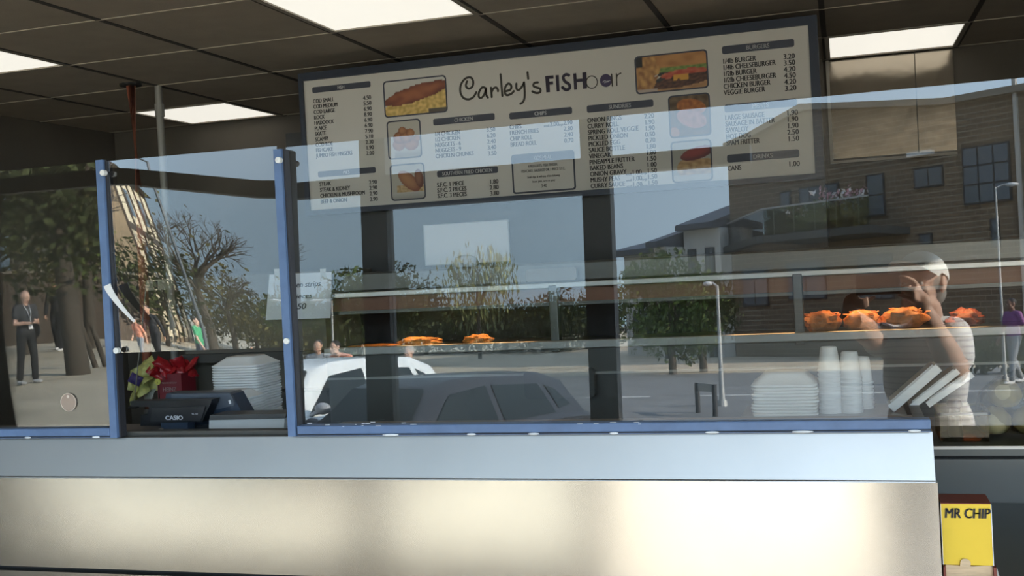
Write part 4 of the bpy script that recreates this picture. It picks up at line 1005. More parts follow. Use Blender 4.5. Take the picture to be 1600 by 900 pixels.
# --- trees
def leaf_mb(c, r, n, s, seed, flat=.0, droop=0.0, hollow=.35):
    rn = random.Random(seed); mb = MB(); cl = [V((rn.gauss(0, .45), rn.gauss(0, .45), rn.gauss(0, .42))) for _ in range(26)]
    for i in range(n):
        k = cl[rn.randrange(26)]; p = k + V((rn.gauss(0, .25), rn.gauss(0, .25), rn.gauss(0, .22)))
        if p.length > 1.12: p = p.normalized() * (1.12 * rn.random() ** .3)
        q = V((c[0] + p.x * r[0], c[1] + p.y * r[1], c[2] + p.z * r[2] - droop * rn.random()))
        a = rn.random() * 6.28; b = rn.random() * 3.14; ss = s * (.6 + .8 * rn.random())
        u = V((cos(a) * cos(b), sin(a) * cos(b), sin(b))) * ss; w = u.orthogonal().normalized() * ss * .6
        if droop: u = V((.25 * cos(a), .25 * sin(a), -1)) * ss * 1.4; w = V((sin(a), -cos(a), 0)) * ss * .35
        mb.mi = rn.randrange(2); mb.add([q - u, q + w, q + u, q - w], [(0, 1, 2, 3)])
    return mb
def leafmats(nm, c): return [mat(nm, c, .7), mat(nm + ' light', tuple(min(1, x * 1.5) for x in c), .7)]
L_dark = leafmats('dark leaf', (.05, .062, .02)); L_mid = leafmats('mid leaf', (.085, .12, .03)); L_birch = leafmats('birch leaf', (.15, .15, .05)); L_olive = leafmats('olive leaf', (.13, .12, .042))
m_bark = mat('bark', (.07, .055, .04), .9, var=.3, scale=8)
def branches(mb, p, d, L, r, depth, rn, spread=.5):
    q = p + d * L; mid = p + d * L * .5 + V((rn.gauss(0, .04), rn.gauss(0, .04), 0)) * L
    mb.tube([p, mid, q], [r, r * .82, r * .62], 6 if depth > 2 else 4)
    if depth == 0: return
    for k in range(3 if depth > 1 else 4):
        n = (d + V((rn.gauss(0, spread), rn.gauss(0, spread), rn.gauss(.05, spread * .6)))).normalized()
        branches(mb, p + d * L * (.55 + .45 * rn.random()) if k else q, n, L * (.62 + .2 * rn.random()), r * .58, depth - 1, rn, spread)
def tree(name, label, base, h, cr, mats, n=1500, s=.22, crown_z=.62, cat='tree', group=None, lean=(0, 0), trunk_r=.16, droop=0, depth=3):
    seed = int(abs(base[0] * 13 + base[1] * 7)) + 3
    t = thing(name, label, cat, (base[0], base[1], gz(base[1]) ), group=group); rn = random.Random(seed)
    mb = MB(); d = V((lean[0], lean[1], 1)).normalized(); th = h * (crown_z - .18)
    mb.tube([V((0, 0, -.02)), d * th * .5, d * th], [trunk_r * 1.25, trunk_r, trunk_r * .75], 10)
    for k in range(5):
        a = k * 1.26 + rn.random(); branches(mb, d * th * (.85 + .03 * k), V((cos(a) * .6, sin(a) * .6, .8)).normalized(), h * .2, trunk_r * .5, depth - 1, rn)
    mb.build('trunk', m_bark, t, True, world=False)
    if n: leaf_mb(d * (h * crown_z), (cr, cr, h * (1 - crown_z)), n, s, seed, droop=droop).build('foliage', mats, t, world=False)
    return t
def at2(px, k, dist, py=500):                                # ground point seen at pixel column px, dist metres out from the glass
    p = RX(px, py, k, G - dist); return p
# wood and bank on the left
for i, (px, k, d, h, cr, mt, lb) in enumerate([(-30, 1, 24, 10, 2.9, L_dark, 'dark leafy tree at the left edge of the leftmost pane reflection'), (35, 1, 27, 9.5, 2.6, L_olive, 'olive green tree reflected behind the man in the dark shirt'), (118, 1, 19, 9.5, 1.9, L_dark, 'tall dark tree with thick trunk reflected in the middle of the left pane'),
        (140, 1, 29, 10, 1.6, L_mid, 'tree reflected just left of the first blue post'), (172, 1, 30, 9, 1.1, L_dark, 'dark tree reflected just right of the first blue post'), (192, 2, 40, 10, 1.4, L_olive, 'olive tree reflected left of the timber framed house')]):
    p = at2(px, k, d); tree('woodland_tree', lb, (p.x, p.y), h, cr, mt, 4200, .13, .60, trunk_r=.22 if i == 2 else .17, lean=(-.10, 0) if i == 2 else (0, 0))
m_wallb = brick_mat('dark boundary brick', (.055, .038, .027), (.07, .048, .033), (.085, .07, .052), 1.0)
a = at2(-60, 1, 31); b = at2(250, 2, 38)
d_ = (b - a); d_.z = 0; nrm = V((-d_.y, d_.x, 0)).normalized() * .3
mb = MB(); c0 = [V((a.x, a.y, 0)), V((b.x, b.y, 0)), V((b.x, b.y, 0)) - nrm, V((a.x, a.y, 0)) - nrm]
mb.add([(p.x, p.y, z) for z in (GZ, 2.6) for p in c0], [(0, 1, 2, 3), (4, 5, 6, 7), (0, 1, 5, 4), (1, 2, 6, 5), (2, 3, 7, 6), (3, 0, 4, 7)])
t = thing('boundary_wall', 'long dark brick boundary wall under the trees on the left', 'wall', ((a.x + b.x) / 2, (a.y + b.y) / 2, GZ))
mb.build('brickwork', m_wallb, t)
mb = MB(); mb.add([(p.x, p.y, z) for z in (2.6, 2.72) for p in [c0[0] + nrm * .2, c0[1] + nrm * .2, c0[2] - nrm * .2, c0[3] - nrm * .2]], [(0, 3, 2, 1), (4, 5, 6, 7), (0, 1, 5, 4), (1, 2, 6, 5), (2, 3, 7, 6), (3, 0, 4, 7)]); mb.build('coping', mat('coping stone', (.16, .14, .11), .8), t)
# timber framed gable end catching the sun, seen at a slant through the warped pane
p0 = at2(248, 2, 44, 400); p1 = at2(336, 2, 44, 400)
fp = at2(264, 2, 43, 400); ax = V((-.47, -.883, 0))                     # facade runs away from us
hb = 8.2; Lf = 13.0
t = thing('timber_house', 'tall pale timber framed house front reflected beside the grey pipe', 'building', (fp.x, fp.y, GZ))
sx_ = V((-.883, .47, 0))
mb = MB(); q = [V((0, 0, 0)), ax * Lf, ax * Lf + sx_ * 7, sx_ * 7]
mb.add([(p.x, p.y, z) for z in (0, hb) for p in q], [(0, 3, 2, 1), (4, 5, 6, 7), (0, 1, 5, 4), (1, 2, 6, 5), (2, 3, 7, 6), (3, 0, 4, 7)])
mb.build('walls', mat('dull brown wall', (.30, .22, .14), .85, var=.2, scale=.6), t, world=False)
mb = MB(); ov = .4; rz0, rz1 = hb, hb + 2.2
r0 = [q[0] - ax * ov - sx_ * ov, q[1] + ax * ov - sx_ * ov, q[2] + ax * ov + sx_ * ov, q[3] - ax * ov + sx_ * ov]; m0 = (r0[0] + r0[3]) / 2; m1 = (r0[1] + r0[2]) / 2
mb.add([(p.x, p.y, rz0) for p in r0] + [(m0.x, m0.y, rz1), (m1.x, m1.y, rz1)], [(0, 1, 5, 4), (2, 3, 4, 5), (0, 4, 3), (1, 2, 5), (0, 3, 2, 1)]); mb.build('roof', mat('dark slate', (.05, .045, .045), .8), t, world=False)
m_beam = mat('dark beam', (.07, .05, .035), .8); m_plas = mat('pale render', (.62, .52, .36), .8)
def onf(u, z, o=.03): p = ax * u - sx_ * o; return (p.x, p.y, z)
def fbox(u0, u1, z0, z1, d0, d1): 
    mb = MB(); vs = [onf(u, z, o) for o in (d0, d1) for u, z in ((u0, z0), (u1, z0), (u1, z1), (u0, z1))]
    return mb.add(vs, [(0, 1, 2, 3), (7, 6, 5, 4), (0, 4, 5, 1), (1, 5, 6, 2), (2, 6, 7, 3), (3, 7, 4, 0)])
for j in range(3):
    for i in range(5): fbox(.3 + i * 2.55, .3 + i * 2.55 + 2.2, .5 + j * 2.6, 2.8 + j * 2.6, 0, .04).build('render_panel', m_plas, t, world=False)
for i in range(6): fbox(.05 + i * 2.55, .3 + i * 2.55, 0, hb, 0, .09).build('beam', m_beam, t, world=False)
for j in range(1, 3): fbox(0, Lf, .2 + j * 2.6, .5 + j * 2.6, 0, .08).build('beam', m_beam, t, world=False)
for i in (1, 3):
    for j in (0, 1, 2): fbox(.8 + i * 2.55, 2.0 + i * 2.55, 1.0 + j * 2.6, 2.3 + j * 2.6, .03, .07).build('window', mat('dark window', (.03, .035, .04), .15), t, world=False)
# bare tree, bushes and hedges
p = at2(338, 2, 46); tree('bare_tree', 'bare twiggy tree reflected between the lamp post and the timber house', (p.x, p.y), 7.6, 2.4, L_olive, 260, .12, .62, trunk_r=.2, depth=5)
p = at2(372, 2, 50); tree('bare_tree', 'smaller bare tree reflected right of the thin leaning lamp post', (p.x, p.y), 5.4, 2.0, L_olive, 320, .12, .60, trunk_r=.14, depth=5)
for i, (px, k, d, h, cr, mt, n, s_, cz, lb) in enumerate([
        (268, 2, 39, 4.6, 2.2, L_dark, 1100, .2, .5, 'dark shrub at the foot of the timber house'),
        (405, 2, 55, 3.6, 3.0, L_olive, 1300, .22, .5, 'olive bush reflected low behind the paper notice'),
        (440, 2, 60, 3.2, 3.0, L_dark, 1200, .22, .5, 'dark bush reflected behind the second blue post'),
        (492, 3, 52, 2.7, 2.6, L_olive, 1300, .22, .5, 'low olive bush reflected just right of the second blue post'),
        (560, 3, 40, 4.1, 2.3, L_mid, 1700, .2, .55, 'rounded green tree left of the first dark window mullion'),
        (612, 3, 40, 4.3, 2.4, L_dark, 1700, .2, .55, 'rounded dark tree right of the first dark window mullion'),
        (665, 3, 58, 3.1, 3.0, L_dark, 1500, .22, .5, 'dark hedge tree left of the weeping birch'),
        (728, 3, 60, 2.9, 3.2, L_mid, 1500, .22, .5, 'green hedge tree at the foot of the weeping birch'),
        (790, 3, 58, 2.9, 3.0, L_dark, 1500, .22, .5, 'dark hedge tree right of the weeping birch'),
        (850, 3, 56, 3.1, 3.0, L_dark, 1500, .22, .5, 'dark hedge tree left of the second dark window mullion'),
        (915, 3, 60, 3.6, 3.2, L_dark, 1500, .22, .5, 'dark tree behind the second dark window mullion'),
        (1048, 3, 30, 3.6, 1.55, L_mid, 1800, .13, .55, 'leafy green street tree in front of the pale houses'),
        (1096, 3, 31, 3.0, 1.2, L_dark, 1200, .13, .55, 'darker street tree right beside the leafy green one')]):
    p = at2(px, k, d); zt_ = 0
    tree('street_tree' if i > 10 else 'bush_tree', lb, (p.x, p.y), h, cr, mt, int(n * 2.2), s_ * .6, cz, trunk_r=.1)
p = at2(748, 3, 48); tree('weeping_birch', 'pale drooping birch tree standing above the hedge in the middle', (p.x, p.y), 5.9, 1.9, L_birch, 1000, .12, .66, trunk_r=.09, droop=1.0)
# --- brick apartment block on the right
E_ = V((-.84, -.54, 0)).normalized(); NF = V((-.54, .84, 0)).normalized()
Q0 = RX(1290, 300, 3, -38.0)
def FU(px, py, off=0.0):
    q = Q0 + NF * off; p = RF(px, py, 3, q, NF); return -(p - q).dot(E_), p.z
def FW(u, z, off=0.0): p = Q0 - E_ * u + NF * off; return V((p.x, p.y, z))
def fblock(u0, u1, z0, z1, o0, o1):
    mb = MB(); return mb.add([FW(u, z, o) for o in (o0, o1) for u, z in ((u0, z0), (u1, z0), (u1, z1), (u0, z1))], [(0, 1, 2, 3), (7, 6, 5, 4), (0, 4, 5, 1), (1, 5, 6, 2), (2, 6, 7, 3), (3, 7, 4, 0)])
m_bk = brick_mat('brown brick', (.115, .078, .048), (.16, .11, .066), (.27, .225, .16), .8)
ap = thing('apartment_block', 'tall dark brick apartment block with flowered balcony reflected at the right', 'building', FW(8, GZ, -4))
outl = [FU(1139, 600)[0:1] + (GZ,), (FU(1700, 600)[0], GZ), FU(1700, 128), FU(1600, 143), FU(1480, 164), FU(1300, 171), FU(1255, 172), FU(1174, 217), FU(1143, 232)]
outl = [(float(u), float(z)) for u, z in outl]
uL = FU(1139, 300)[0]; outl[0] = (uL, GZ); outl[-1] = (uL, outl[-1][1])
n = len(outl); mb = MB(); mb.add([FW(u, z, 0) for u, z in outl] + [FW(u, z, -9) for u, z in outl], [tuple(range(n)), tuple(range(2 * n - 1, n - 1, -1))] + [(i, i + n, (i + 1) % n + n, (i + 1) % n) for i in range(n)])
mb.build('walls', m_bk, ap)
mb = MB()
for i in range(2, n - 1):
    (u0, z0), (u1, z1) = outl[i], outl[i + 1]
    vs = [FW(u, z, o) for o in (.25, -9.2) for u, z in ((u0, z0), (u1, z1), (u1, z1 + .22), (u0, z0 + .22))]; mb.add(vs, [(0, 1, 2, 3), (7, 6, 5, 4), (0, 4, 5, 1), (1, 5, 6, 2), (2, 6, 7, 3), (3, 7, 4, 0)])
mb.build('roof_edge', mat('roof edging', (.20, .17, .13), .6), ap)
m_win = mat('window glass', (.10, .115, .13), .12, spec=1.0); m_wf = mat('window frame', (.03, .03, .032), .5)
def fwin(x0, y0, x1, y1, cols=1, rows=1):
    u0, z1 = FU(x0, (y0)); u1, _ = FU(x1, y0 - (x1 - x0) * .15); _, z0 = FU(x0, y1)
    o = fblock(u0, u1, z0, z1, -.05, .06).build('window_frame', m_wf, ap); fr = .06
    du = (u1 - u0 - fr) / cols; dz = (z1 - z0 - fr) / rows
    for c in range(cols):
        for r in range(rows): fblock(u0 + fr + c * du, u0 + (c + 1) * du, z0 + fr + r * dz, z0 + (r + 1) * dz, .05, .075).build('pane', m_win, o)
fwin(1428, 264, 1474, 296, 2, 1); fwin(1503, 232, 1578, 322, 3, 3); fwin(1354, 274, 1382, 340, 1, 2); fwin(1288, 288, 1311, 328); fwin(1249, 294, 1283, 330, 2, 1); fwin(1219, 300, 1236, 340); fwin(1437, 366, 1457, 384); fwin(1548, 342, 1562, 388, 1, 2); fwin(1340, 400, 1395, 470, 3, 1); fwin(1230, 410, 1290, 470, 2, 1)
fwin(1160, 420, 1200, 480, 2, 1)
BO = 2.4
uc, zt1_ = FU(1192, 328, BO); ue, _ = FU(1357, 299, BO); _, zb1_ = FU(1192, 368, BO)
m_bg = glass_mat('balcony glass', (.72, .78, .76), 1.6, .04)
fblock(uc, ue, zb1_ - .28, zb1_ - .02, -.0, BO + .05).build('balcony_slab', mat('dark slab', (.06, .06, .055), .7), ap)
fblock(uc, ue, zb1_, zt1_, BO - .02, BO).build('balcony_glass', m_bg, ap); fblock(uc, uc + .02, zb1_, zt1_, 0, BO - .02).build('balcony_glass', m_bg, ap)
m_rail = mat('pale rail', (.45, .46, .45), .4, .6)
fblock(uc, ue, zt1_, zt1_ + .06, BO - .04, BO + .02).build('handrail', m_rail, ap); fblock(uc - .02, uc + .04, zt1_, zt1_ + .06, 0, BO - .04).build('handrail', m_rail, ap)
for k in range(5):
    u = uc + (ue - uc) * (k + .5) / 5; fblock(u - .02, u + .02, zb1_, zt1_, BO - .05, BO - .02).build('baluster', m_rail, ap)
uB2, zBt = FU(1137, 351, .06); zBb = FU(1137, 386, .06)[1]
def slant(z0a, z1a, z0b, z1b, th):
    A, Bp = V(FW(uc, 0, BO)), V(FW(uB2, 0, .06)); d_ = (Bp - A).normalized(); n_ = V((-d_.y, d_.x, 0)) * th
    return MB().add([(p.x, p.y, z) for p, z in ((A, z0a), (Bp, z0b), (Bp, z1b), (A, z1a))] + [((p - n_).x, (p - n_).y, z) for p, z in ((A, z0a), (Bp, z0b), (Bp, z1b), (A, z1a))], [(0, 1, 2, 3), (7, 6, 5, 4), (0, 4, 5, 1), (1, 5, 6, 2), (2, 6, 7, 3), (3, 7, 4, 0)])
slant(zb1_, zt1_, zBb, zBt, .02).build('balcony_glass', m_bg, ap); slant(zt1_, zt1_ + .06, zBt, zBt + .06, .05).build('handrail', m_rail, ap)
slant(zb1_ - .28, zb1_ - .02, zBb - .28, zBb - .02, .3).build('balcony_slab', mat('dark slab', (.06, .06, .055), .7), ap)
m_flw = mat('white flower', (.8, .76, .74), .6); m_flp = mat('pink flower', (.62, .34, .36), .6)
for k, (u_, zz_, lb) in enumerate([(.30, 0, 'balcony planter with scattered white flowers at the left'), (.55, .35, 'tallest balcony planter with large white blooms'), (.80, .3, 'balcony planter with white flowers near the brick wall')]):
    uu = uc + (ue - uc) * u_; wp = FW(uu, zb1_, BO - .35)
    t = thing('balcony_planter', lb + ' of the apartment block', 'planter', wp)
    mb = MB(); q = [FW(uu - .5, 0, BO - .5), FW(uu + .5, 0, BO - .5), FW(uu + .5, 0, BO - .2), FW(uu - .5, 0, BO - .2)]
    mb.add([(p.x, p.y, z) for z in (zb1_ - .02, zb1_ + .3) for p in q], [(0, 3, 2, 1), (4, 5, 6, 7), (0, 1, 5, 4), (1, 2, 6, 5), (2, 3, 7, 6), (3, 0, 4, 7)]); mb.build('trough', mat('dark trough', (.05, .045, .04), .7), t)
    leaf_mb((wp.x, wp.y, zb1_ + .55 + zz_ * .5), (.6, .3, .35 + zz_ * .5), 90, .06, 50 + k).build('foliage', L_mid, t)
    leaf_mb((wp.x, wp.y, zb1_ + .75 + zz_), (.55, .3, .25 + zz_ * .4), 60, .085, 80 + k).build('blossom', [m_flw, m_flp], t)
c = FU(1420, 244, .1); fblock(c[0], c[0] + .9, c[1] - .05, c[1] + .1, .0, .25).build('wall_lamp', mat('pale fitting', (.6, .58, .54), .5), ap)
u0, z0 = FU(1591, 300, .05); fblock(u0, u0 + .12, GZ, z0 + 4, .0, .12).build('downpipe', mat('pale pipe', (.45, .42, .37), .6), ap)
# --- pale houses further along
Q1 = Q0
m_rend = mat('pale grey render', (.50, .48, .44), .85, var=.08, scale=.5); m_slate = mat('blue slate', (.07, .075, .09), .6)
def house(label, u0, u1, z, off, ridge, depth=8, wins=(), ov1=.5):
    t = thing('terraced_house', label, 'house', FW((u0 + u1) / 2, GZ, off - depth / 2))
    fblock(u0, u1, GZ, z, off - depth, off).build('walls', m_rend, t)
    mb = MB(); ov = .5; ua, ub = u0 - .0, u1 - .02
    vs = [FW(ua - ov1, z, off + ov), FW(ub, z, off + ov), FW(ub, z, off - depth - ov), FW(ua - ov1, z, off - depth - ov), FW(ua - ov1, z + ridge, off - depth / 2), FW(ub, z + ridge, off - depth / 2)]
    vs2 = [v + V((0, 0, .22)) for v in vs[:4]]
    mb.add(vs[:4] + vs2 + vs[4:], [(0, 3, 2, 1), (0, 1, 5, 4), (1, 2, 6, 5), (2, 3, 7, 6), (3, 0, 4, 7), (4, 5, 9, 8), (6, 7, 8, 9), (4, 8, 7), (5, 6, 9)]); mb.build('roof', m_slate, t)
    for fu0, fu1, fz0, fz1 in wins:
        a0, a1 = u0 + (u1 - u0) * fu0, u0 + (u1 - u0) * fu1; b0, b1 = GZ + (z - GZ) * fz0, GZ + (z - GZ) * fz1
        o = fblock(a0, a1, b0, b1, off - .05, off + .06).build('window', m_wf, t); fblock(a0 + .08, (a0 + a1) / 2 - .04, b0 + .08, b1 - .08, off + .05, off + .07).build('pane', m_win, o); fblock((a0 + a1) / 2 + .04, a1 - .08, b0 + .08, b1 - .08, off + .05, off + .07).build('pane', m_win, o)
    return t
W4 = [(.12, .34, .62, .86), (.6, .84, .62, .86), (.12, .4, .18, .45), (.62, .82, .02, .42)]
uA, zA = FU(1068, 366, .6); uB, zB_ = FU(1022, 392, 1.6); uC, zC_ = FU(975, 402, -.5)
house('nearer pale rendered house joining the brick apartment block', uA, uL - .05, FU(1100, 358, .6)[1], .6, 1.5, wins=W4, ov1=0)
house('middle pale house with projecting dark slate roof', uB, uA - .05, FU(1045, 385, 1.6)[1], 1.6, 1.4, wins=W4, ov1=0)
house('farthest pale house at the left end of the terrace', uC, uB - .05, FU(1000, 398, -.5)[1], -.5, 1.1, wins=W4)
# --- lamp posts, bollards
m_lp = mat('grey lamp post', (.40, .40, .38), .5, .5); m_lpd = mat('dark lamp post', (.10, .11, .12), .5, .3)
def lamp(label, px, k, dist, pyt, m, arm, r=.05):
    b = at2(px, k, dist); zt = RX(px, pyt, k, G - dist).z; t = thing('street_lamp', label, 'street lamp', (b.x, b.y, gz(b.y))); h = zt - gz(b.y)
    MB().tube([(0, 0, 0), (0, 0, h * .3), (0, 0, h)], [r * 1.5, r, r * .65], 10).build('pole', m, t, True, world=False)
    MB().tube([(0, 0, h - .02), (arm * .5, 0, h + .05), (arm, 0, h + .06)], r * .5, 8).build('arm', m, t, True, world=False)
    mb = MB().ell((arm * 1.1, 0, h + .04), (abs(arm) * .38 + .03, .07, .045), None, 14, 8); mb.build('lamp_head', mat('lamp head', (.5, .5, .48), .4), t, True, world=False)
    MB().cone((0, 0, 0), r * 2.6, (0, 0, .12), r * 2.2, 12).build('base', m, t, world=False)
lamp('pale street lamp standing beside the low hoop barrier on the right', 1123, 3, 18.5, 446, m_lp, -.16, .04)
lamp('thin dark street lamp reflected in the hatch glass under the sky', 326, 2, 30, 268, m_lpd, -.6, .06)
lamp('small street lamp reflected just right of the paper notice', 519, 3, 34, 470, m_lp, -.6, .05)
lamp('thin pale street lamp reflected at the far right of the brick block', 1566, 3, 24, 292, m_lp, .3, .03)
b0 = RG(1091, 646, 3, -.23); b1 = RG(1118, 650, 3, -.23)
t = thing('hoop_barrier', 'low dark two-post barrier with grey plate beside the pale street lamp', 'barrier', ((b0.x + b1.x) / 2, (b0.y + b1.y) / 2, gz((b0.y + b1.y) / 2)))
hh = RX(1091, 598, 3, b0.y).z
for b in (b0, b1): MB().tube([(b.x, b.y, gz(b.y)), (b.x, b.y, hh)], .045, 10).build('post', m_wf, t, True)
MB().add([(b0.x, b0.y - .02, z) for z in (hh - .14, hh)] + [(b1.x, b1.y - .02, z) for z in (hh, hh - .14)] + [(b0.x, b0.y + .02, z) for z in (hh - .14, hh)] + [(b1.x, b1.y + .02, z) for z in (hh, hh - .14)], [(0, 1, 2, 3), (7, 6, 5, 4), (0, 4, 5, 1), (1, 5, 6, 2), (2, 6, 7, 3), (3, 7, 4, 0)]).build('plate', m_lp, t)
for i, (px, py, lb) in enumerate([(150, 575, 'left of two leaning wooden posts reflected beside the first blue post'), (166, 574, 'right of two leaning wooden posts reflected beside the first blue post')]):
    b = RG(px, py, 1, -.2); tl = RX(px - 22, 510, 1, b.y)
    t = MB().tube([(b.x, b.y, gz(b.y) - .02), (tl.x, b.y, tl.z)], [.07, .06], 10); tag(t.build('wooden_post', m_bark, None, True), lb, 'post')
# --- cars
m_tyre = mat('tyre', (.015, .015, .016), .8); m_rim = mat('alloy', (.35, .35, .36), .35, .8); m_cglass = mat('car glass', (.012, .015, .016), .08, spec=.35); m_clad = mat('grey cladding', (.045, .045, .048), .55)
def car(label, loc, rz, H, paint, name='car', L=3.95, W=1.72, mirror=None, SUV=True):
    t = thing(name, label, 'car', loc, rz)
    w = W / 2; zb = H * .60                                   # belt line
    xs_ = [-L / 2, -L / 2 + .08, -L * .36, -L * .1, L * .16, L * .27, L * .40, L * .47, L / 2]
    zt = [zb * .92, zb * 1.0, zb * 1.03, zb * 1.0, zb * .97, zb * .93, zb * .84, zb * .72, zb * .55]
    ww = [.86, .94, 1, 1, 1, .99, .95, .88, .72]
    zl = [.38, .30, .24, .22, .22, .22, .24, .28, .34]
    rs = []
    for x, z, k, z0 in zip(xs_, zt, ww, zl):
        y = w * k; zc = z - .05
        rs.append([(x, -y * .93, z0), (x, -y, z0 + .15), (x, -y, z * .62), (x, -y * .985, zc), (x, -y * .93, z), (x, -y * .4, z + .012), (x, y * .4, z + .012), (x, y * .93, z), (x, y * .985, zc), (x, y, z * .62), (x, y, z0 + .15), (x, y * .93, z0)])
    mb = MB(); mb.rings(rs); body = mb
    cx_ = [-L * .475, -L * .40, -L * .30, -L * .05, L * .07, L * .155, L * .29]; cz_ = [zb * 1.0, H * .90, H * .985, H, H * .985, H * .93, zb * .95]
    wb = [.90, .93, .96, .97, .96, .95, .93]; wt = [.86, .74, .72, .73, .71, .69, .84]
    rs = []
    for x, z, a, b in zip(cx_, cz_, wb, wt):
        zz0 = zb * .93; u = (z - zz0)
        rs.append([(x, -w * a, zz0), (x, -w * b, z - .07 * min(1, u * 4)), (x, -w * b * .9, z - .015), (x, 0, z), (x, w * b * .9, z - .015), (x, w * b, z - .07 * min(1, u * 4)), (x, w * a, zz0)])
    body.rings(rs); body.build('body', paint, t, True, world=False)
    # glazing, a few millimetres proud
    def side(x, f):                                            # point on the cabin side at fraction f of its height
        for i in range(len(cx_) - 1):
            if cx_[i] <= x <= cx_[i + 1]: k = (x - cx_[i]) / (cx_[i + 1] - cx_[i]); break
        ip = lambda A: A[i] + (A[i + 1] - A[i]) * k
        z1 = ip(cz_) - .07; z0 = zb * .93; y0, y1 = w * ip(wb), w * ip(wt); return (x, y0 + (y1 - y0) * f + .008, z0 + (z1 - z0) * f)
    for s in (-1, 1):
        for poly_ in ([(.22 * L, .16), (.10 * L, .86), (-.04 * L, .9), (-.05 * L, .14)], [(-.075 * L, .14), (-.065 * L, .9), (-.27 * L, .86), (-.31 * L, .2)], [(-.335 * L, .3), (-.30 * L, .82), (-.345 * L, .78), (-.40 * L, .42)]):
            pts = [side(*p) for p in poly_]; n_ = len(pts)
            vs = [(x, s * y, z) for x, y, z in pts] + [(x, s * (y - .03), z) for x, y, z in pts]
            MB().add(vs, [tuple(range(n_)), tuple(range(2 * n_ - 1, n_ - 1, -1))] + [(i, i + n_, (i + 1) % n_ + n_, (i + 1) % n_) for i in range(n_)]).build('side_window', m_cglass, t, world=False)
    def slab(p, nm, m, nrm):
        nv = V(nrm).normalized() * .012; vs = [V(q) + nv for q in p] + [V(q) - nv for q in p]
        MB().add(vs, [(0, 1, 2, 3), (7, 6, 5, 4), (0, 4, 5, 1), (1, 5, 6, 2), (2, 6, 7, 3), (3, 7, 4, 0)]).build(nm, m, t, world=False)
    slab([(L * .275, -w * .76, zb * 1.0), (L * .275, w * .76, zb * 1.0), (L * .165, w * .60, H * .915), (L * .165, -w * .60, H * .915)], 'windscreen', m_cglass, (.7, 0, .7))
    slab([(-L * .468, -w * .76, zb * 1.07), (-L * .468, w * .76, zb * 1.07), (-L * .405, w * .66, H * .885), (-L * .405, -w * .66, H * .885)], 'rear_window', m_cglass, (-.95, 0, .3))
    for s in (-1, 1):
        mb = MB().ell((L * .215, s * (w + .10), zb * 1.06), (.075, .105, .07), None, 14, 9); mb.cone((L * .22, s * w * .92, zb * .98), .025, (L * .215, s * (w + .06), zb * 1.03), .02, 8); mb.build('door_mirror', mirror or m_clad, t, True, world=False)
        MB().ell((L * .455, s * w * .66, zb * .74), (.12, .16, .07), None, 12, 8).build('headlamp', mat('lamp lens', (.6, .6, .6), .1), t, True, world=False)
        MB().ell((-L * .487, s * w * .74, zb * .86), (.05, .1, .12), None, 12, 8).build('tail_lamp', mat('red lens', (.35, .02, .02), .2), t, True, world=False)
        for x in (-L * .31, L * .30):
            mb = MB(); Mx = Matrix.Translation((x, s * (w - .10), .31)) @ Matrix.Rotation(pi / 2, 4, 'X'); mb.lathe([(.20, -.10), (.29, -.10), (.315, -.07), (.315, .07), (.29, .10), (.20, .10)], 24, Mx, False)
            wh = mb.build('wheel', m_tyre, t, True, world=False)
            mb = MB(); mb.lathe([(.0, -.06), (.20, -.09), (.21, -.09), (.21, .09), (.20, .09), (.0, .06)], 24, Mx, False); mb.build('wheel_rim', m_rim, wh, True, world=False)
            if SUV:
                mb = MB(); ang = [pi * k / 10 for k in range(11)]
                vs = [(x + r * cos(a), s * (w + o), .31 + r * sin(a)) for o in (.012, -.05) for r in (.34, .43) for a in ang]; N = 11
                fs = [(i, i + 1, N + i + 1, N + i) for i in range(10)] + [(2 * N + i, 3 * N + i, 3 * N + i + 1, 2 * N + i + 1) for i in range(10)] + [(N + i, N + i + 1, 3 * N + i + 1, 3 * N + i) for i in range(10)] + [(i, 2 * N + i, 2 * N + i + 1, i + 1) for i in range(10)]
                mb.add(vs, fs).build('arch_cladding', m_clad, t, world=False)
    for s in (-1, 1): MB().box((-L * .22, s * (w - .06), .2), (L * .2, s * (w + .012), .36), bev=.01).build('sill_cladding', m_clad, t, world=False)
    MB().box((L * .44, -w * .8, .26), (L * .485, w * .8, .44), bev=.02).build('front_grille', m_clad, t, world=False)
    return t
m_wpaint = mat('white car paint', (.80, .80, .77), .25, coat=.5); m_dpaint = mat('dark plum grey car paint', (.034, .031, .036), .3, .2, coat=.15)
RD = GZ
def place_car(label, px, py, k, dist, head, paint, name, zoff=0, **kw):
    p = RX(px, py, k, G - dist); H = p.z - RD; rz = math.atan2(head[1], head[0]); L = kw.get('L', 3.95)
    hx = V((head[0], head[1], 0)).normalized(); c = V((p.x, p.y, 0)) + hx * (L * .05)
    print('CAR', label, 'H', round(H, 2), p)
    return car(label, (c.x, c.y, RD), rz, H, paint, name, **kw)
place_car('white hatchback with grey mirrors parked behind the first window mullion', 508, 559, 3, 10.6, (-.28, .96), m_wpaint, 'white_car', mirror=mat('grey mirror shell', (.35, .35, .36), .4))
place_car('dark plum grey car parked in front of the white hatchback', 690, 584, 3, 9.3, (-.35, .94), m_dpaint, 'dark_car', mirror=m_dpaint, SUV=False)
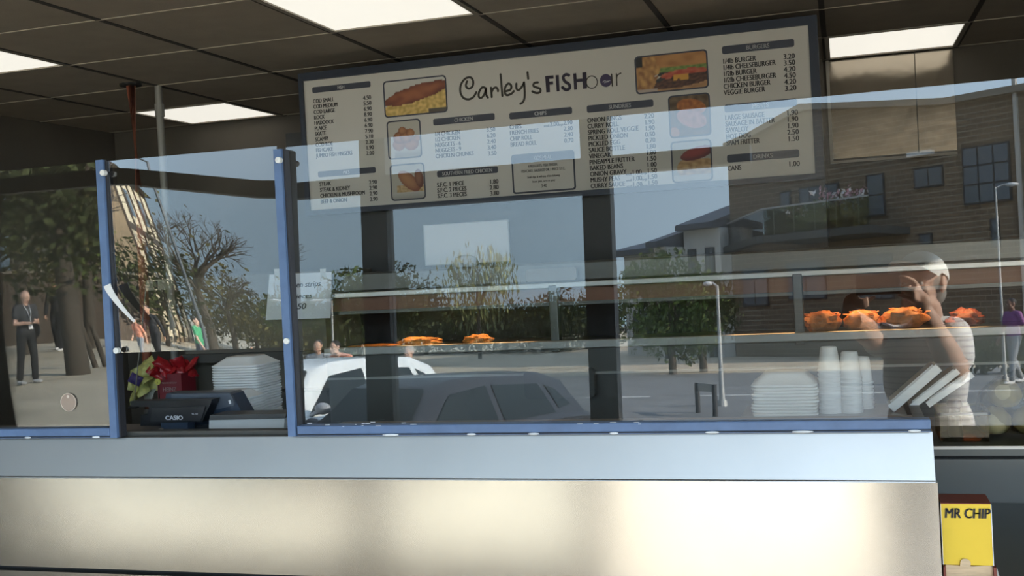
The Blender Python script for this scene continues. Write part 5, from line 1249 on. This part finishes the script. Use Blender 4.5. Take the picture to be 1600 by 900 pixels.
# ================================================================ PEOPLE (reflected in the glass)
m_skin = mat('skin', (.52, .29, .19), .5, var=.08, scale=20); m_skin2 = mat('pale skin', (.60, .36, .26), .5, var=.08, scale=20); m_skin3 = mat('brown skin', (.20, .10, .06), .5)
m_eye = mat('eye white', (.7, .68, .65), .2); m_iris = mat('iris', (.03, .02, .015), .2); m_lip = mat('lip', (.42, .17, .13), .5)
def finger(mb, pts, r=.0085):
    pts = [V(p) for p in pts]
    for i in range(len(pts) - 1):
        a = r * (1 - .11 * i); b = r * (1 - .11 * (i + 1)); mb.cap(pts[i], a, pts[i + 1], b, 8)
def hand(mb, w, d, n, side, curl=.5, k=1.0):              # w wrist, d towards the fingers, n out of the palm, side towards the thumb
    d = V(d).normalized(); n = (V(n) - d * V(n).dot(d)).normalized(); s = d.cross(n).normalized() * side
    w = V(w); L = .085 * k
    for q in (-.028, -.009, .010, .028): mb.cap(w + s * q * .7 * k + d * .012, .0135 * k, w + d * L + s * q * k, .0115 * k, 8)
    for q, ln in ((.029, .072), (.010, .080), (-.009, .075), (-.027, .060)):
        b = w + d * L + s * q * k; pts = [b]; dd = d.copy(); ln *= k
        for j, f in enumerate((.45, .32, .25)):
            an = curl * (.55 + .35 * j); dd = (dd * cos(an) + n * sin(an)).normalized(); n2 = (n - dd * n.dot(dd)); pts.append(pts[-1] + dd * ln * f)
        finger(mb, pts, .0085 * k)
    b = w + d * .028 * k + s * .026 * k
    t1 = (d * .6 + s * .75 + n * .3).normalized(); t2 = (d * .85 + s * .25 + n * .45).normalized()
    finger(mb, [b, b + t1 * .038 * k, b + t1 * .038 * k + t2 * .032 * k, b + t1 * .038 * k + t2 * .058 * k], .0105 * k)
def head_shapes(mb, c, Mh, k=1.0):                          # Mh columns: right, forward, up
    def p(x, y, z): return V(c) + Mh @ V((x * k, y * k, z * k))
    def e(cc, r): mb.ell(p(*cc), tuple(q * k for q in r), Mh, 20, 14)
    e((0, -.012, .030), (.074, .094, .088)); e((0, .018, -.030), (.060, .068, .072)); e((0, .042, -.075), (.042, .040, .036)); e((0, .060, -.098), (.022, .020, .016))
    for s in (-1, 1):
        e((s * .034, .066, .018), (.026, .020, .012)); e((s * .040, .056, -.025), (.022, .022, .022)); e((s * .048, .020, -.070), (.018, .040, .026))
        mb.cap(p(s * .074, -.006, .018), .010 * k, p(s * .077, -.012, -.004), .009 * k, 8); mb.ell(p(s * .080, -.014, .008), (.007 * k, .020 * k, .032 * k), Mh, 10, 8); mb.ell(p(s * .078, -.006, -.020), (.007 * k, .010 * k, .012 * k), Mh, 8, 6)
    mb.cap(p(0, .084, .010), .008 * k, p(0, .104, -.024), .0125 * k, 10); e((.010, .092, -.029), (.009, .010, .008)); e((-.010, .092, -.029), (.009, .010, .008))
    e((0, .078, -.052), (.022, .012, .006)); e((0, .076, -.064), (.019, .012, .006))
def face_parts(root, c, Mh, k=1.0):
    c = V(c)
    def p(x, y, z): return c + Mh @ V((x * k, y * k, z * k))
    for s in (-1, 1):
        ey = MB().ell(p(s * .032, .0735, .003), tuple(q * k for q in (.0125, .0085, .0075)), Mh, 12, 8).build('eye', m_eye, root, True, world=False)
        MB().ell(p(s * .032, .0805, .003), tuple(q * k for q in (.005, .0025, .005)), Mh, 10, 6).build('iris', m_iris, ey, True, world=False)
    mb = MB().ell(p(0, .0885, -.052), tuple(q * k for q in (.021, .005, .0045)), Mh, 12, 6); mb.ell(p(0, .0865, -.0625), tuple(q * k for q in (.018, .005, .005)), Mh, 12, 6); mb.build('lips', m_lip, root, True, world=False)
def headM(fwd, up=(0, 0, 1)):
    f = V(fwd).normalized(); r = f.cross(V(up)).normalized(); u = r.cross(f); return Matrix((r, f, u)).transposed()
def figure(name, label, loc, rz, k, J, shirt, trous, shoe, hair, skin=None, sleeve='short', hairtype='short', vox=.011, hands=((0, 0), (0, 0)), group=None, extras=None, fwd=(0, 1, 0)):
    """J: joints in metres for a figure facing +Y, right hand at +X; scaled by k."""
    skin = skin or m_skin; t = thing(name, label, 'person', loc, rz, group); D = dict(
        head=(0, .03, 1.60), neck=(0, .0, 1.46), chest=(0, 0, 1.27), belly=(0, .01, 1.08), pel=(0, 0, .94),
        shr=(.185, 0, 1.40), elr=(.235, -.02, 1.11), wrr=(.24, .06, .87), shl=(-.185, 0, 1.40), ell=(-.235, -.02, 1.11), wrl=(-.24, .06, .87),
        hir=(.09, 0, .92), knr=(.10, .02, .50), anr=(.10, -.02, .085), hil=(-.09, 0, .92), knl=(-.10, .02, .50), anl=(-.10, -.02, .085))
    D.update(J); D = {a: V(b) * k for a, b in D.items()}
    Mh = headM(fwd); mb = MB(); head_shapes(mb, D['head'], Mh, k)
    mb.cap(D['neck'] - V((0, 0, .05)) * k, .058 * k, D['head'] - V((0, .01, .06)) * k, .050 * k, 14)
    def torso(m, g):
        ax = (D['shr'] - D['shl']); ax.z = 0; a = math.atan2(ax.y, ax.x); rot = Matrix.Rotation(a, 3, 'Z'); dn = (D['neck'] - D['pel']).normalized(); tq = V((0, 0, 1)).rotation_difference(dn).to_matrix(); rot = tq @ rot
        m.ell(D['chest'], ((.158 + g) * k, (.108 + g) * k, .19 * k), rot, 20, 12); m.ell(D['belly'], ((.142 + g) * k, (.105 + g) * k, .17 * k), rot, 20, 12)
        m.cap(D['shr'] - (D['shr'] - D['shl']) * .1, (.054 + g) * k, D['shl'] + (D['shr'] - D['shl']) * .1, (.054 + g) * k, 14)
        m.cap(D['neck'] - V((0, 0, .045)) * k, (.058 + g) * k, D['chest'], (.11 + g) * k, 16)
        for s in 'rl': m.cap(D['neck'] + (D['sh' + s] - D['neck']) * .3 - V((0, 0, .02)) * k, (.045 + g) * k, D['sh' + s], (.052 + g) * k, 12)
    def pelvis(m, g): m.ell(D['pel'], ((.150 + g) * k, (.105 + g) * k, .13 * k), None, 18, 10)
    def arms(m, g, lo):
        for s in 'rl':
            m.cap(D['sh' + s], (.050 + g) * k, D['el' + s] if lo > .99 else D['sh' + s] + (D['el' + s] - D['sh' + s]) * min(1, lo), ((.038 if lo > .99 else .044) + g) * k, 12)
            if lo > 1: m.cap(D['el' + s], (.040 + g) * k, D['el' + s] + (D['wr' + s] - D['el' + s]) * (lo - 1), (.029 + g) * k, 12)
    def legs(m, g, lo=2.0):
        for s in 'rl':
            m.cap(D['hi' + s], (.080 + g) * k, D['kn' + s], (.054 + g) * k, 12); m.cap(D['kn' + s], (.053 + g) * k, D['kn' + s] + (D['an' + s] - D['kn' + s]) * (lo - 1), (.040 + g * 1.6) * k, 12)
            m.ell(D['kn' + s] + (D['an' + s] - D['kn' + s]) * .3 - V((0, .015, 0)) * k, ((.048 + g) * k, (.054 + g) * k, .11 * k))
    torso(mb, -.008); pelvis(mb, -.008); arms(mb, 0, 2.0); legs(mb, -.006)
    for s in 'rl':
        a = D['an' + s]; mb.ell(a + V((0, .06, -.045)) * k, (.042 * k, .12 * k, .035 * k))
    for s, (hd, (cu, sd)) in zip('rl', zip(((D['wrr'] - D['elr']), (D['wrl'] - D['ell'])), hands)):
        side = 1 if s == 'r' else -1; nrm = V((-side, .15, 0)) if sd == 0 else V(sd)
        hand(mb, D['wr' + s], hd, nrm, 1 if s == 'l' else -1, .35 + cu, k)
    remeshed(mb, vox * k, 2).build('body', skin, t, 'all', world=False)
    face_parts(t, D['head'], Mh, k)
    mb = MB(); torso(mb, .010); mb.ell(D['pel'] + V((0, 0, .04)) * k, (.168 * k, .122 * k, .09 * k)); arms(mb, .013, .62 if sleeve == 'short' else 1.93)
    sh = remeshed(mb, .013 * k, 2)
    top = D['neck'].z + .012 * k; sh.build('shirt', shirt, t, 'all', world=False)
    mb = MB(); pelvis(mb, .008); legs(mb, .012, 1.93); remeshed(mb, .013 * k, 2).build('trousers', trous, t, 'all', world=False)
    for s in 'rl':
        a = D['an' + s]; mb = MB().ell(a + V((0, .065, -.05)) * k, (.047 * k, .130 * k, .040 * k)); mb.ell(a + V((0, -.01, -.03)) * k, (.044 * k, .05 * k, .05 * k)); mb.v = [(x, y, max(z, 0)) for x, y, z in mb.v]; mb.build('shoe', shoe, t, True, world=False)
    if hairtype != 'bald':
        mb = MB(); hc = D['head'] + Mh @ V((0, -.022, .042)) * k
        mb.ell(hc, (.081 * k, .092 * k, .086 * k), Mh, 20, 14)
        if hairtype == 'long': mb.ell(D['head'] + Mh @ V((0, -.06, -.05)) * k, (.075 * k, .05 * k, .13 * k), Mh)
        mb.v = [tuple(p) for p in mb.v]; o = remeshed(mb, .012, 1)
        c_ = D['head']; o2 = MB(); inv = Mh.transposed()
        keep = []
        for p in o.v:
            q = inv @ (V(p) - c_) / k
            if q.y > .045 and q.z < .075: q.y = .045 + (q.y - .045) * .12
            keep.append(tuple(c_ + Mh @ (q * k)))
        o.v = keep; o.build('hair', hair, t, 'all', world=False)
    if extras: extras(t, D, Mh, k)
    return t
c_black = mat('black cloth', (.012, .012, .014), .8); c_char = mat('charcoal cloth', (.045, .046, .05), .8); c_green = mat('green polo cloth', (.06, .36, .16), .8); c_white = mat('white shirt cloth', (.78, .76, .74), .8)
c_jean = mat('dark jean', (.05, .06, .09), .8); c_orange = mat('coral cloth', (.62, .24, .15), .8); c_purple = mat('purple cloth', (.24, .09, .22), .8); c_grey = mat('grey cloth', (.22, .23, .24), .8); c_shoe = mat('pale trainer', (.62, .60, .57), .6); c_shoed = mat('dark shoe', (.03, .03, .03), .5)
h_dark = mat('dark hair', (.02, .014, .01), .6); h_grey = mat('grey hair', (.28, .25, .22), .7); h_brown = mat('brown hair', (.09, .05, .03), .6)
WALKJ = dict(knr=(.09, .12, .51), anr=(.09, .16, .085), knl=(-.10, -.02, .50), anl=(-.10, -.20, .11), elr=(.23, -.08, 1.12), wrr=(.24, -.10, .87), ell=(-.23, .05, 1.12), wrl=(-.22, .18, .90))
PHONEJ = dict(elr=(.23, .02, 1.12), wrr=(.06, .24, 1.14), ell=(-.23, .02, 1.12), wrl=(-.08, .24, 1.12), hil=(-.10, 0, .92), anl=(-.17, -.02, .085), knl=(-.14, .02, .5), anr=(.16, -.02, .085), knr=(.13, .02, .5))
def lanyard(t, D, Mh, k):
    MB().tube([D['neck'] + V((.055, .05, -.01)) * k, D['chest'] + V((.03, .128, .06)) * k, D['belly'] + V((0, .14, .05)) * k, D['chest'] + V((-.03, .128, .06)) * k, D['neck'] + V((-.055, .05, -.01)) * k], .007, 6).build('lanyard', c_white, t, True, world=False)
    MB().box(D['belly'] + V((-.045, .135, -.07)) * k, D['belly'] + V((.045, .145, .05)) * k, bev=.004).build('badge', c_white, t, world=False)
def bag(t, D, Mh, k):
    MB().ell(D['hir'] + V((.13, -.03, .05)) * k, (.06 * k, .13 * k, .14 * k)).build('shoulder_bag', c_black, t, True, world=False)
def facing(p, extra=0.0):                                   # turned towards the shop
    return math.atan2(-(0 - p.x) * -1, 1) * 0 + math.atan2(0 - p.y, 0 - p.x) - pi / 2 + extra
def stand(px, py, k, dist=None):
    z = -.2
    for _ in range(6): p = RG(px, py, k, z); z = gz(p.y)
    return V((p.x, p.y, z))
p = stand(45, 600, 1); hgt = RX(45, 452, 1, p.y).z - p.z; print('PERSON man', hgt)
figure('person', 'bald person in charcoal t-shirt with white lanyard looking down at a phone', p, facing(p, -.5), hgt / 1.74, PHONEJ, c_char, c_black, c_shoe, h_dark, m_skin2, hairtype='bald', extras=lambda *a: (lanyard(*a), bag(*a)), fwd=(0, .9, -.35), hands=((.5, (-.3, 0, .9)), (.5, (.3, 0, .9))))
p = stand(93, 549, 1); hgt = RX(85, 438, 1, p.y).z - p.z; print('PERSON black', hgt)
figure('person', 'dark haired person all in black walking behind the person with the lanyard', p, facing(p, .4), hgt / 1.74, WALKJ, c_black, c_black, c_shoe, h_dark, m_skin, 'long', 'long')
def at_head(px, py, k, dist, H): q = RX(px, py, k, G - dist); return V((q.x, q.y, gz(q.y))), (q.z - gz(q.y)) / 1.74
for (px, py, k, d, lab, J, sh, tr, ha, sk, sl, ht, ex, kw) in [
        (316, 495, 2, 24, 'person in a green polo shirt reflected just above the tall foam box stack', WALKJ, c_green, c_jean, h_dark, m_skin2, 'short', 'short', -1.1, {}),
        (397, 519, 2, 33, 'small distant person in a white top reflected beside the second blue post', WALKJ, c_white, c_jean, h_brown, m_skin2, 'short', 'long', .3, {}),
        (250, 496, 2, 26, 'person in dark clothes reflected above the red sauce carton', WALKJ, c_black, c_black, h_dark, m_skin, 'long', 'short', .6, {}),
        (226, 520, 2, 25, 'person in a coral top reflected low beside the thin wire rod', WALKJ, c_orange, c_grey, h_dark, m_skin, 'short', 'short', .9, {}),
        (497, 529, 3, 15, 'dark haired person in grey reflected behind the roof of the white car', PHONEJ, c_grey, c_jean, h_dark, m_skin, 'long', 'short', .4, {}),
        (541, 520, 3, 14.5, 'person in a coral top stooping behind the roof of the white car', dict(head=(.02, .30, 1.50), neck=(0, .18, 1.40), chest=(0, .10, 1.24), shr=(.185, .14, 1.33), shl=(-.185, .14, 1.33), elr=(.24, .16, 1.03), ell=(-.24, .16, 1.03), wrr=(.12, .38, .95), wrl=(-.12, .38, .95)), c_orange, c_jean, h_dark, m_skin2, 'short', 'short', .9, {}),
        (640, 538, 3, 13, 'person in a grey top with pale sleeves reflected between the two cars', WALKJ, c_grey, c_jean, h_grey, m_skin2, 'short', 'short', .8, {})]:
    b, s = at_head(px, py, k, d, 1.74); figure('person', lab, b, facing(b, ex), s, J, sh, tr, c_shoed, ha, sk, sl, ht, vox=.012)
p = stand(1588, 600, 3); hgt = RX(1588, 464, 3, p.y).z - p.z; print('PERSON purple', hgt)
figure('person', 'person in a purple top and pale trainers walking at the far right edge', p, facing(p, .9), hgt / 1.74, WALKJ, c_purple, c_grey, c_shoe, h_dark, m_skin3, 'short', 'short')
p = stand(1563, 598, 3); p = at2(1560, 3, 27); 
b_ = MB().ell((0, 0, 0), (1.0, .5, .55)); t = leaf_mb((0, 0, .5), (1.1, .6, .5), 700, .1, 5); o = t.build('low_bush', L_dark, None, world=False); o.location = (p.x, p.y, gz(p.y)); tag(o, 'low dark bush reflected beside the person in purple', 'bush')

# ---------------------------------------------------------------- the photographer
def X3(px, py, y): return RX(px, py, 3, y)
ph = thing('person', 'photographer in white cap and white striped polo shirt holding up a phone with both hands', 'person', (.28, -.45, 0))
PL = ph.location
HC = X3(1440, 447, -.30); fwd = (V((.04, .0, 1.53)) - HC); fwd.z = .03; Mh = headM(fwd)
print('HEAD', HC, 'ROOT', PL)
neck = X3(1454, 505, -.37); shr = X3(1490, 522, -.33); shl = X3(1398, 535, -.52); elr = X3(1492, 578, -.17); wrr = X3(1447, 490, -.055)
ell_ = X3(1364, 528, -.35); wrl = X3(1326, 492, -.055)
chest = (shr + shl) / 2 + V((0, -.01, -.15)); belly = chest + V((.01, .0, -.18)); pel = belly + V((.01, -.02, -.15))
k = pel.z / .94
mb = MB(); head_shapes(mb, HC, Mh, .98)
mb.cap(neck - V((0, 0, .06)), .060, HC + Mh @ V((0, -.03, -.07)), .052, 16)
axs = (shr - shl); ang = math.atan2(axs.y, axs.x); RT3 = Matrix.Rotation(ang, 3, 'Z'); fw3 = RT3 @ V((0, 1, 0)); rt3 = RT3 @ V((1, 0, 0))
def ptorso(m, g):
    m.ell(chest, (.165 + g, .115 + g, .19), RT3, 24, 14); m.ell(belly, (.158 + g, .125 + g, .18), RT3, 24, 14); m.cap(shr - axs * .12, .055 + g, shl + axs * .12, .055 + g, 16); m.cap(neck - V((0, 0, .06)), .060 + g, chest, .11 + g, 18)
    for s in (shr, shl): m.cap(neck + (s - neck) * .3 - V((0, 0, .025)), .045 + g, s, .054 + g, 14)
hip = {1: pel + rt3 * .09, -1: pel - rt3 * .09}; kne = {s: V((hip[s].x, hip[s].y, .47)) + fw3 * .02 for s in (1, -1)}; ank = {s: V((hip[s].x, hip[s].y, .085)) - fw3 * .02 for s in (1, -1)}
def plegs(m, g, lo=1.0):
    for s in (1, -1): m.cap(hip[s], .082 + g, kne[s], .056 + g, 14); m.cap(kne[s], .055 + g, kne[s] + (ank[s] - kne[s]) * lo, .040 + g * 1.5, 14); m.ell(kne[s] + (ank[s] - kne[s]) * .3 - fw3 * .015, (.05 + g, .055 + g, .11), RT3)
ptorso(mb, -.008); mb.ell(pel, (.145, .10, .12), RT3); plegs(mb, -.006)
for s in (1, -1): mb.ell(ank[s] + fw3 * .06 - V((0, 0, .045)), (.042, .12, .035), RT3)
for sh_, el_, wr_ in ((shr, elr, wrr), (shl, ell_, wrl)):
    mb.cap(sh_, .055, el_, .047, 16); mb.cap(el_, .048, el_ + (wr_ - el_) * .3, .050, 16); mb.cap(el_ + (wr_ - el_) * .3, .050, wr_, .031, 16); mb.ell(el_, .048)
# right hand: long index over the top edge, the other fingers curled round the end of the phone
yf = -.016
kn = [X3(1434, 449, yf - .024), X3(1437, 457, yf - .022), X3(1437, 465, yf - .022), X3(1436, 472, yf - .026)]
for q in kn: mb.cap(wrr + (q - wrr) * .12, .017, q, .0125, 10)
mb.ell((wrr + kn[1]) / 2, (.03, .022, .038))
finger(mb, [kn[0], X3(1428, 439, yf - .012), X3(1417, 433.5, yf), X3(1405, 432.5, yf)], .0100)
finger(mb, [kn[1], X3(1429, 451, yf + .003), X3(1419, 450.5, yf + .004), X3(1412, 450, yf)], .0098)
finger(mb, [kn[2], X3(1428, 458, yf + .005), X3(1421, 458, yf + .003), X3(1415, 458, yf)], .0094)
finger(mb, [kn[3], X3(1430, 466, yf + .004), X3(1424, 466, yf + .002), X3(1420, 466, yf)], .0086)
tb = wrr + (kn[0] - wrr) * .35 + V((-.012, -.01, 0)); finger(mb, [tb, X3(1424, 468, -.052), X3(1413, 464, -.048), X3(1404, 461, -.044)], .0112)
# left hand
kl = [X3(1338, 452, yf - .030), X3(1334, 459, yf - .028), X3(1334, 467, yf - .028), X3(1336, 475, yf - .03)]
for q in kl: mb.cap(wrl + (q - wrl) * .12, .017, q, .0125, 10)
mb.ell((wrl + kl[1]) / 2, (.03, .022, .038))
finger(mb, [kl[0], X3(1343, 438, yf - .022), X3(1351, 433, yf - .014), X3(1360, 432, yf - .012)], .0098)
finger(mb, [kl[1], X3(1341, 468, yf - .008), X3(1348, 469, yf), X3(1355, 466, yf)], .0096)
finger(mb, [kl[2], X3(1342, 474, yf - .006), X3(1349, 475, yf), X3(1356, 472, yf)], .0092)
finger(mb, [kl[3], X3(1344, 480, yf - .006), X3(1350, 480, yf), X3(1356, 477, yf)], .0084)
tb = wrl + (kl[0] - wrl) * .35 + V((.012, -.012, 0)); finger(mb, [tb, X3(1348, 474, -.056), X3(1358, 468, -.05), X3(1366, 464, -.044)], .0112)
mb.v = [tuple(V(p) - PL) for p in mb.v]
remeshed(mb, .0048, 3).build('body', m_skin2, ph, 'all', world=False)
face_parts(ph, HC - PL, Mh, .98)
# striped polo
m_polo = bpy.data.materials.new('striped polo cloth'); m_polo.use_nodes = True; _t = m_polo.node_tree; _b = _t.nodes['Principled BSDF']; _b.inputs['Roughness'].default_value = .85
_w = _t.nodes.new('ShaderNodeTexWave'); _w.bands_direction = 'Z'; _w.inputs['Scale'].default_value = 14; _w.inputs['Distortion'].default_value = .6; _c = _t.nodes.new('ShaderNodeTexCoord'); _r = _t.nodes.new('ShaderNodeValToRGB')
_r.color_ramp.elements[0].color = (.50, .46, .50, 1); _r.color_ramp.elements[0].position = .10; _r.color_ramp.elements[1].color = (.80, .77, .76, 1); _r.color_ramp.elements[1].position = .24
_t.links.new(_c.outputs['Object'], _w.inputs[0]); _t.links.new(_w.outputs[0], _r.inputs[0]); _t.links.new(_r.outputs[0], _b.inputs['Base Color'])
mb = MB(); ptorso(mb, .012); mb.ell(pel + V((0, 0, .03)), (.172, .135, .13), RT3)
for sh_, el_ in ((shr, elr), (shl, ell_)): mb.cap(sh_, .066, sh_ + (el_ - sh_) * .66, .068, 16)
o = remeshed(mb, .009, 3)
out = []
for p in o.v:                                               # soft folds
    q = V(p); f = noise.noise(V((q.x * 9 + q.z * 7, q.y * 9, q.z * 4))) * .010; c_ = (q - V((chest.x, chest.y, q.z))); c_.z = 0
    out.append(tuple(q + (c_.normalized() if c_.length > .01 else V((0, 0, 0))) * f - PL))
o.v = out; o.build('polo_shirt', m_polo, ph, 'all', world=False)
mb = MB()
for a_ in range(-150, 151, 15):
    pass
cn = neck - V((0, 0, .012)); ring = []
for j in range(25):
    a_ = R(105 + 330 * j / 24 * 1.0); d_ = RT3 @ V((cos(a_), sin(a_), 0)); ring.append((d_, j))
vs = []
for d_, j in ring: vs += [tuple(cn + d_ * .066 + V((0, 0, .030)) - PL), tuple(cn + d_ * .094 + V((0, 0, -.016 - (.02 if j in (0, 24) else 0))) - PL), tuple(cn + d_ * .098 + V((0, 0, -.012 - (.02 if j in (0, 24) else 0))) - PL), tuple(cn + d_ * .068 + V((0, 0, .036)) - PL)]
fs = []
for j in range(24):
    for q in range(4): fs.append((4 * j + q, 4 * j + (q + 1) % 4, 4 * j + 4 + (q + 1) % 4, 4 * j + 4 + q))
mb.add(vs, fs + [(0, 1, 2, 3), (96, 99, 98, 97)]); mb.build('collar', m_polo, ph, True, world=False)
mb = MB(); mb.ell(pel, (.158, .112, .125), RT3); plegs(mb, .012, .95); mb.v = [tuple(V(p) - PL) for p in mb.v]; remeshed(mb, .011, 2).build('trousers', c_jean, ph, 'all', world=False)
for s in (1, -1):
    mb = MB().ell(ank[s] + fw3 * .065 - V((0, 0, .045)), (.047, .130, .040), RT3); mb.ell(ank[s] - fw3 * .01 - V((0, 0, .03)), (.044, .05, .05), RT3); mb.v = [(x - PL.x, y - PL.y, max(z, 0)) for x, y, z in mb.v]; mb.build('shoe', c_shoe, ph, True, world=False)
# hair and cap
def hp(x, y, z): return HC - PL + Mh @ V((x, y, z))
mb = MB().ell(hp(0, -.022, .020), (.0775, .090, .070), Mh, 22, 14); mb.ell(hp(0, -.05, -.02), (.066, .055, .06), Mh, 18, 12); remeshed(mb, .007, 1).build('hair', h_grey, ph, 'all', world=False)
m_cap_ = mat('white cap cloth', (.80, .78, .74), .8); tilt = Mh @ Matrix.Rotation(R(14), 3, 'X')
def cp_(x, y, z): return HC - PL + Mh @ V((0, -.012, .050)) + tilt @ V((x, y, z))
mb = MB(); rings_ = []
for i in range(9):
    a_ = pi / 2 * i / 8; rings_.append([cp_(.087 * cos(a_) * cos(2 * pi * j / 32) * (1 if i < 8 else .02), .106 * cos(a_) * sin(2 * pi * j / 32) * (1 if i < 8 else .02), -.012 + .090 * sin(a_)) for j in range(32)])
inn = [[cp_(.083 * cos(pi / 2 * i / 8) * cos(2 * pi * j / 32), .102 * cos(pi / 2 * i / 8) * sin(2 * pi * j / 32), -.012 + .085 * sin(pi / 2 * i / 8)) for j in range(32)] for i in range(8, -1, -1)]
mb.rings(rings_ + inn + [rings_[0]], False, False); crown = mb.build('cap_crown', m_cap_, ph, True, world=False)
MB().ell(cp_(0, 0, .078), (.008, .008, .005), Mh, 10, 6).build('cap_button', m_cap_, crown, True, world=False)
mb = MB(); top = []; bot = []
NA, NR = 21, 6
for s_, lst in ((.0, top), (-.0035, bot)):
    for r_ in range(NR + 1):
        for a__ in range(NA + 1):
            th = R(12 + 156 * a__ / NA); f = r_ / NR; ex_ = .078 * sin(th) ** .6
            x = (.087) * cos(th); y = .106 * sin(th) + ex_ * f; z = -.010 + .030 * f * 0 - .020 * (abs(x) / .087) ** 2 * f + s_ - .004 * f
            lst.append(cp_(x * (1 + .05 * f), y, z))
w_ = NA + 1; N = w_ * (NR + 1); fs = []
for r_ in range(NR):
    for a__ in range(NA): i0 = r_ * w_ + a__; fs += [(i0, i0 + 1, i0 + w_ + 1, i0 + w_), (N + i0, N + i0 + w_, N + i0 + w_ + 1, N + i0 + 1)]
for a__ in range(NA): i0 = NR * w_ + a__; fs.append((i0, i0 + 1, N + i0 + 1, N + i0))
for r_ in range(NR):
    for i0 in (r_ * w_, r_ * w_ + NA): fs.append((i0, i0 + w_, N + i0 + w_, N + i0))
mb.add(top + bot, fs); mb.build('cap_brim', m_cap_, ph, True, world=False)
# phone in the hands: its lens is where this picture is taken from
a, b = X3(1344, 437, -.01), X3(1409, 467, -.01)
t = thing('phone', 'dark phone held sideways in both hands of the photographer', 'phone', ((a.x + b.x) / 2, -.018, (a.z + b.z) / 2 - .03))
x0, x1 = -.016, .132; z1 = 1.55 + .016; z0 = z1 - .071
MB().box((x0, -.0225, z0), (x1, -.0150, z1), bev=.003).build('casing', mat('dark phone casing', (.02, .02, .022), .3), t)
MB().box((x0 + .006, -.0231, z0 + .004), (x1 - .006, -.0226, z1 - .004)).build('screen', mat('phone screen', (.03, .035, .04), .1), t)
mb = MB(); mb.cone((0, -.0150, 1.55), .006, (0, -.0135, 1.55), .006, 16); mb.build('camera_lens', m_blk, t)
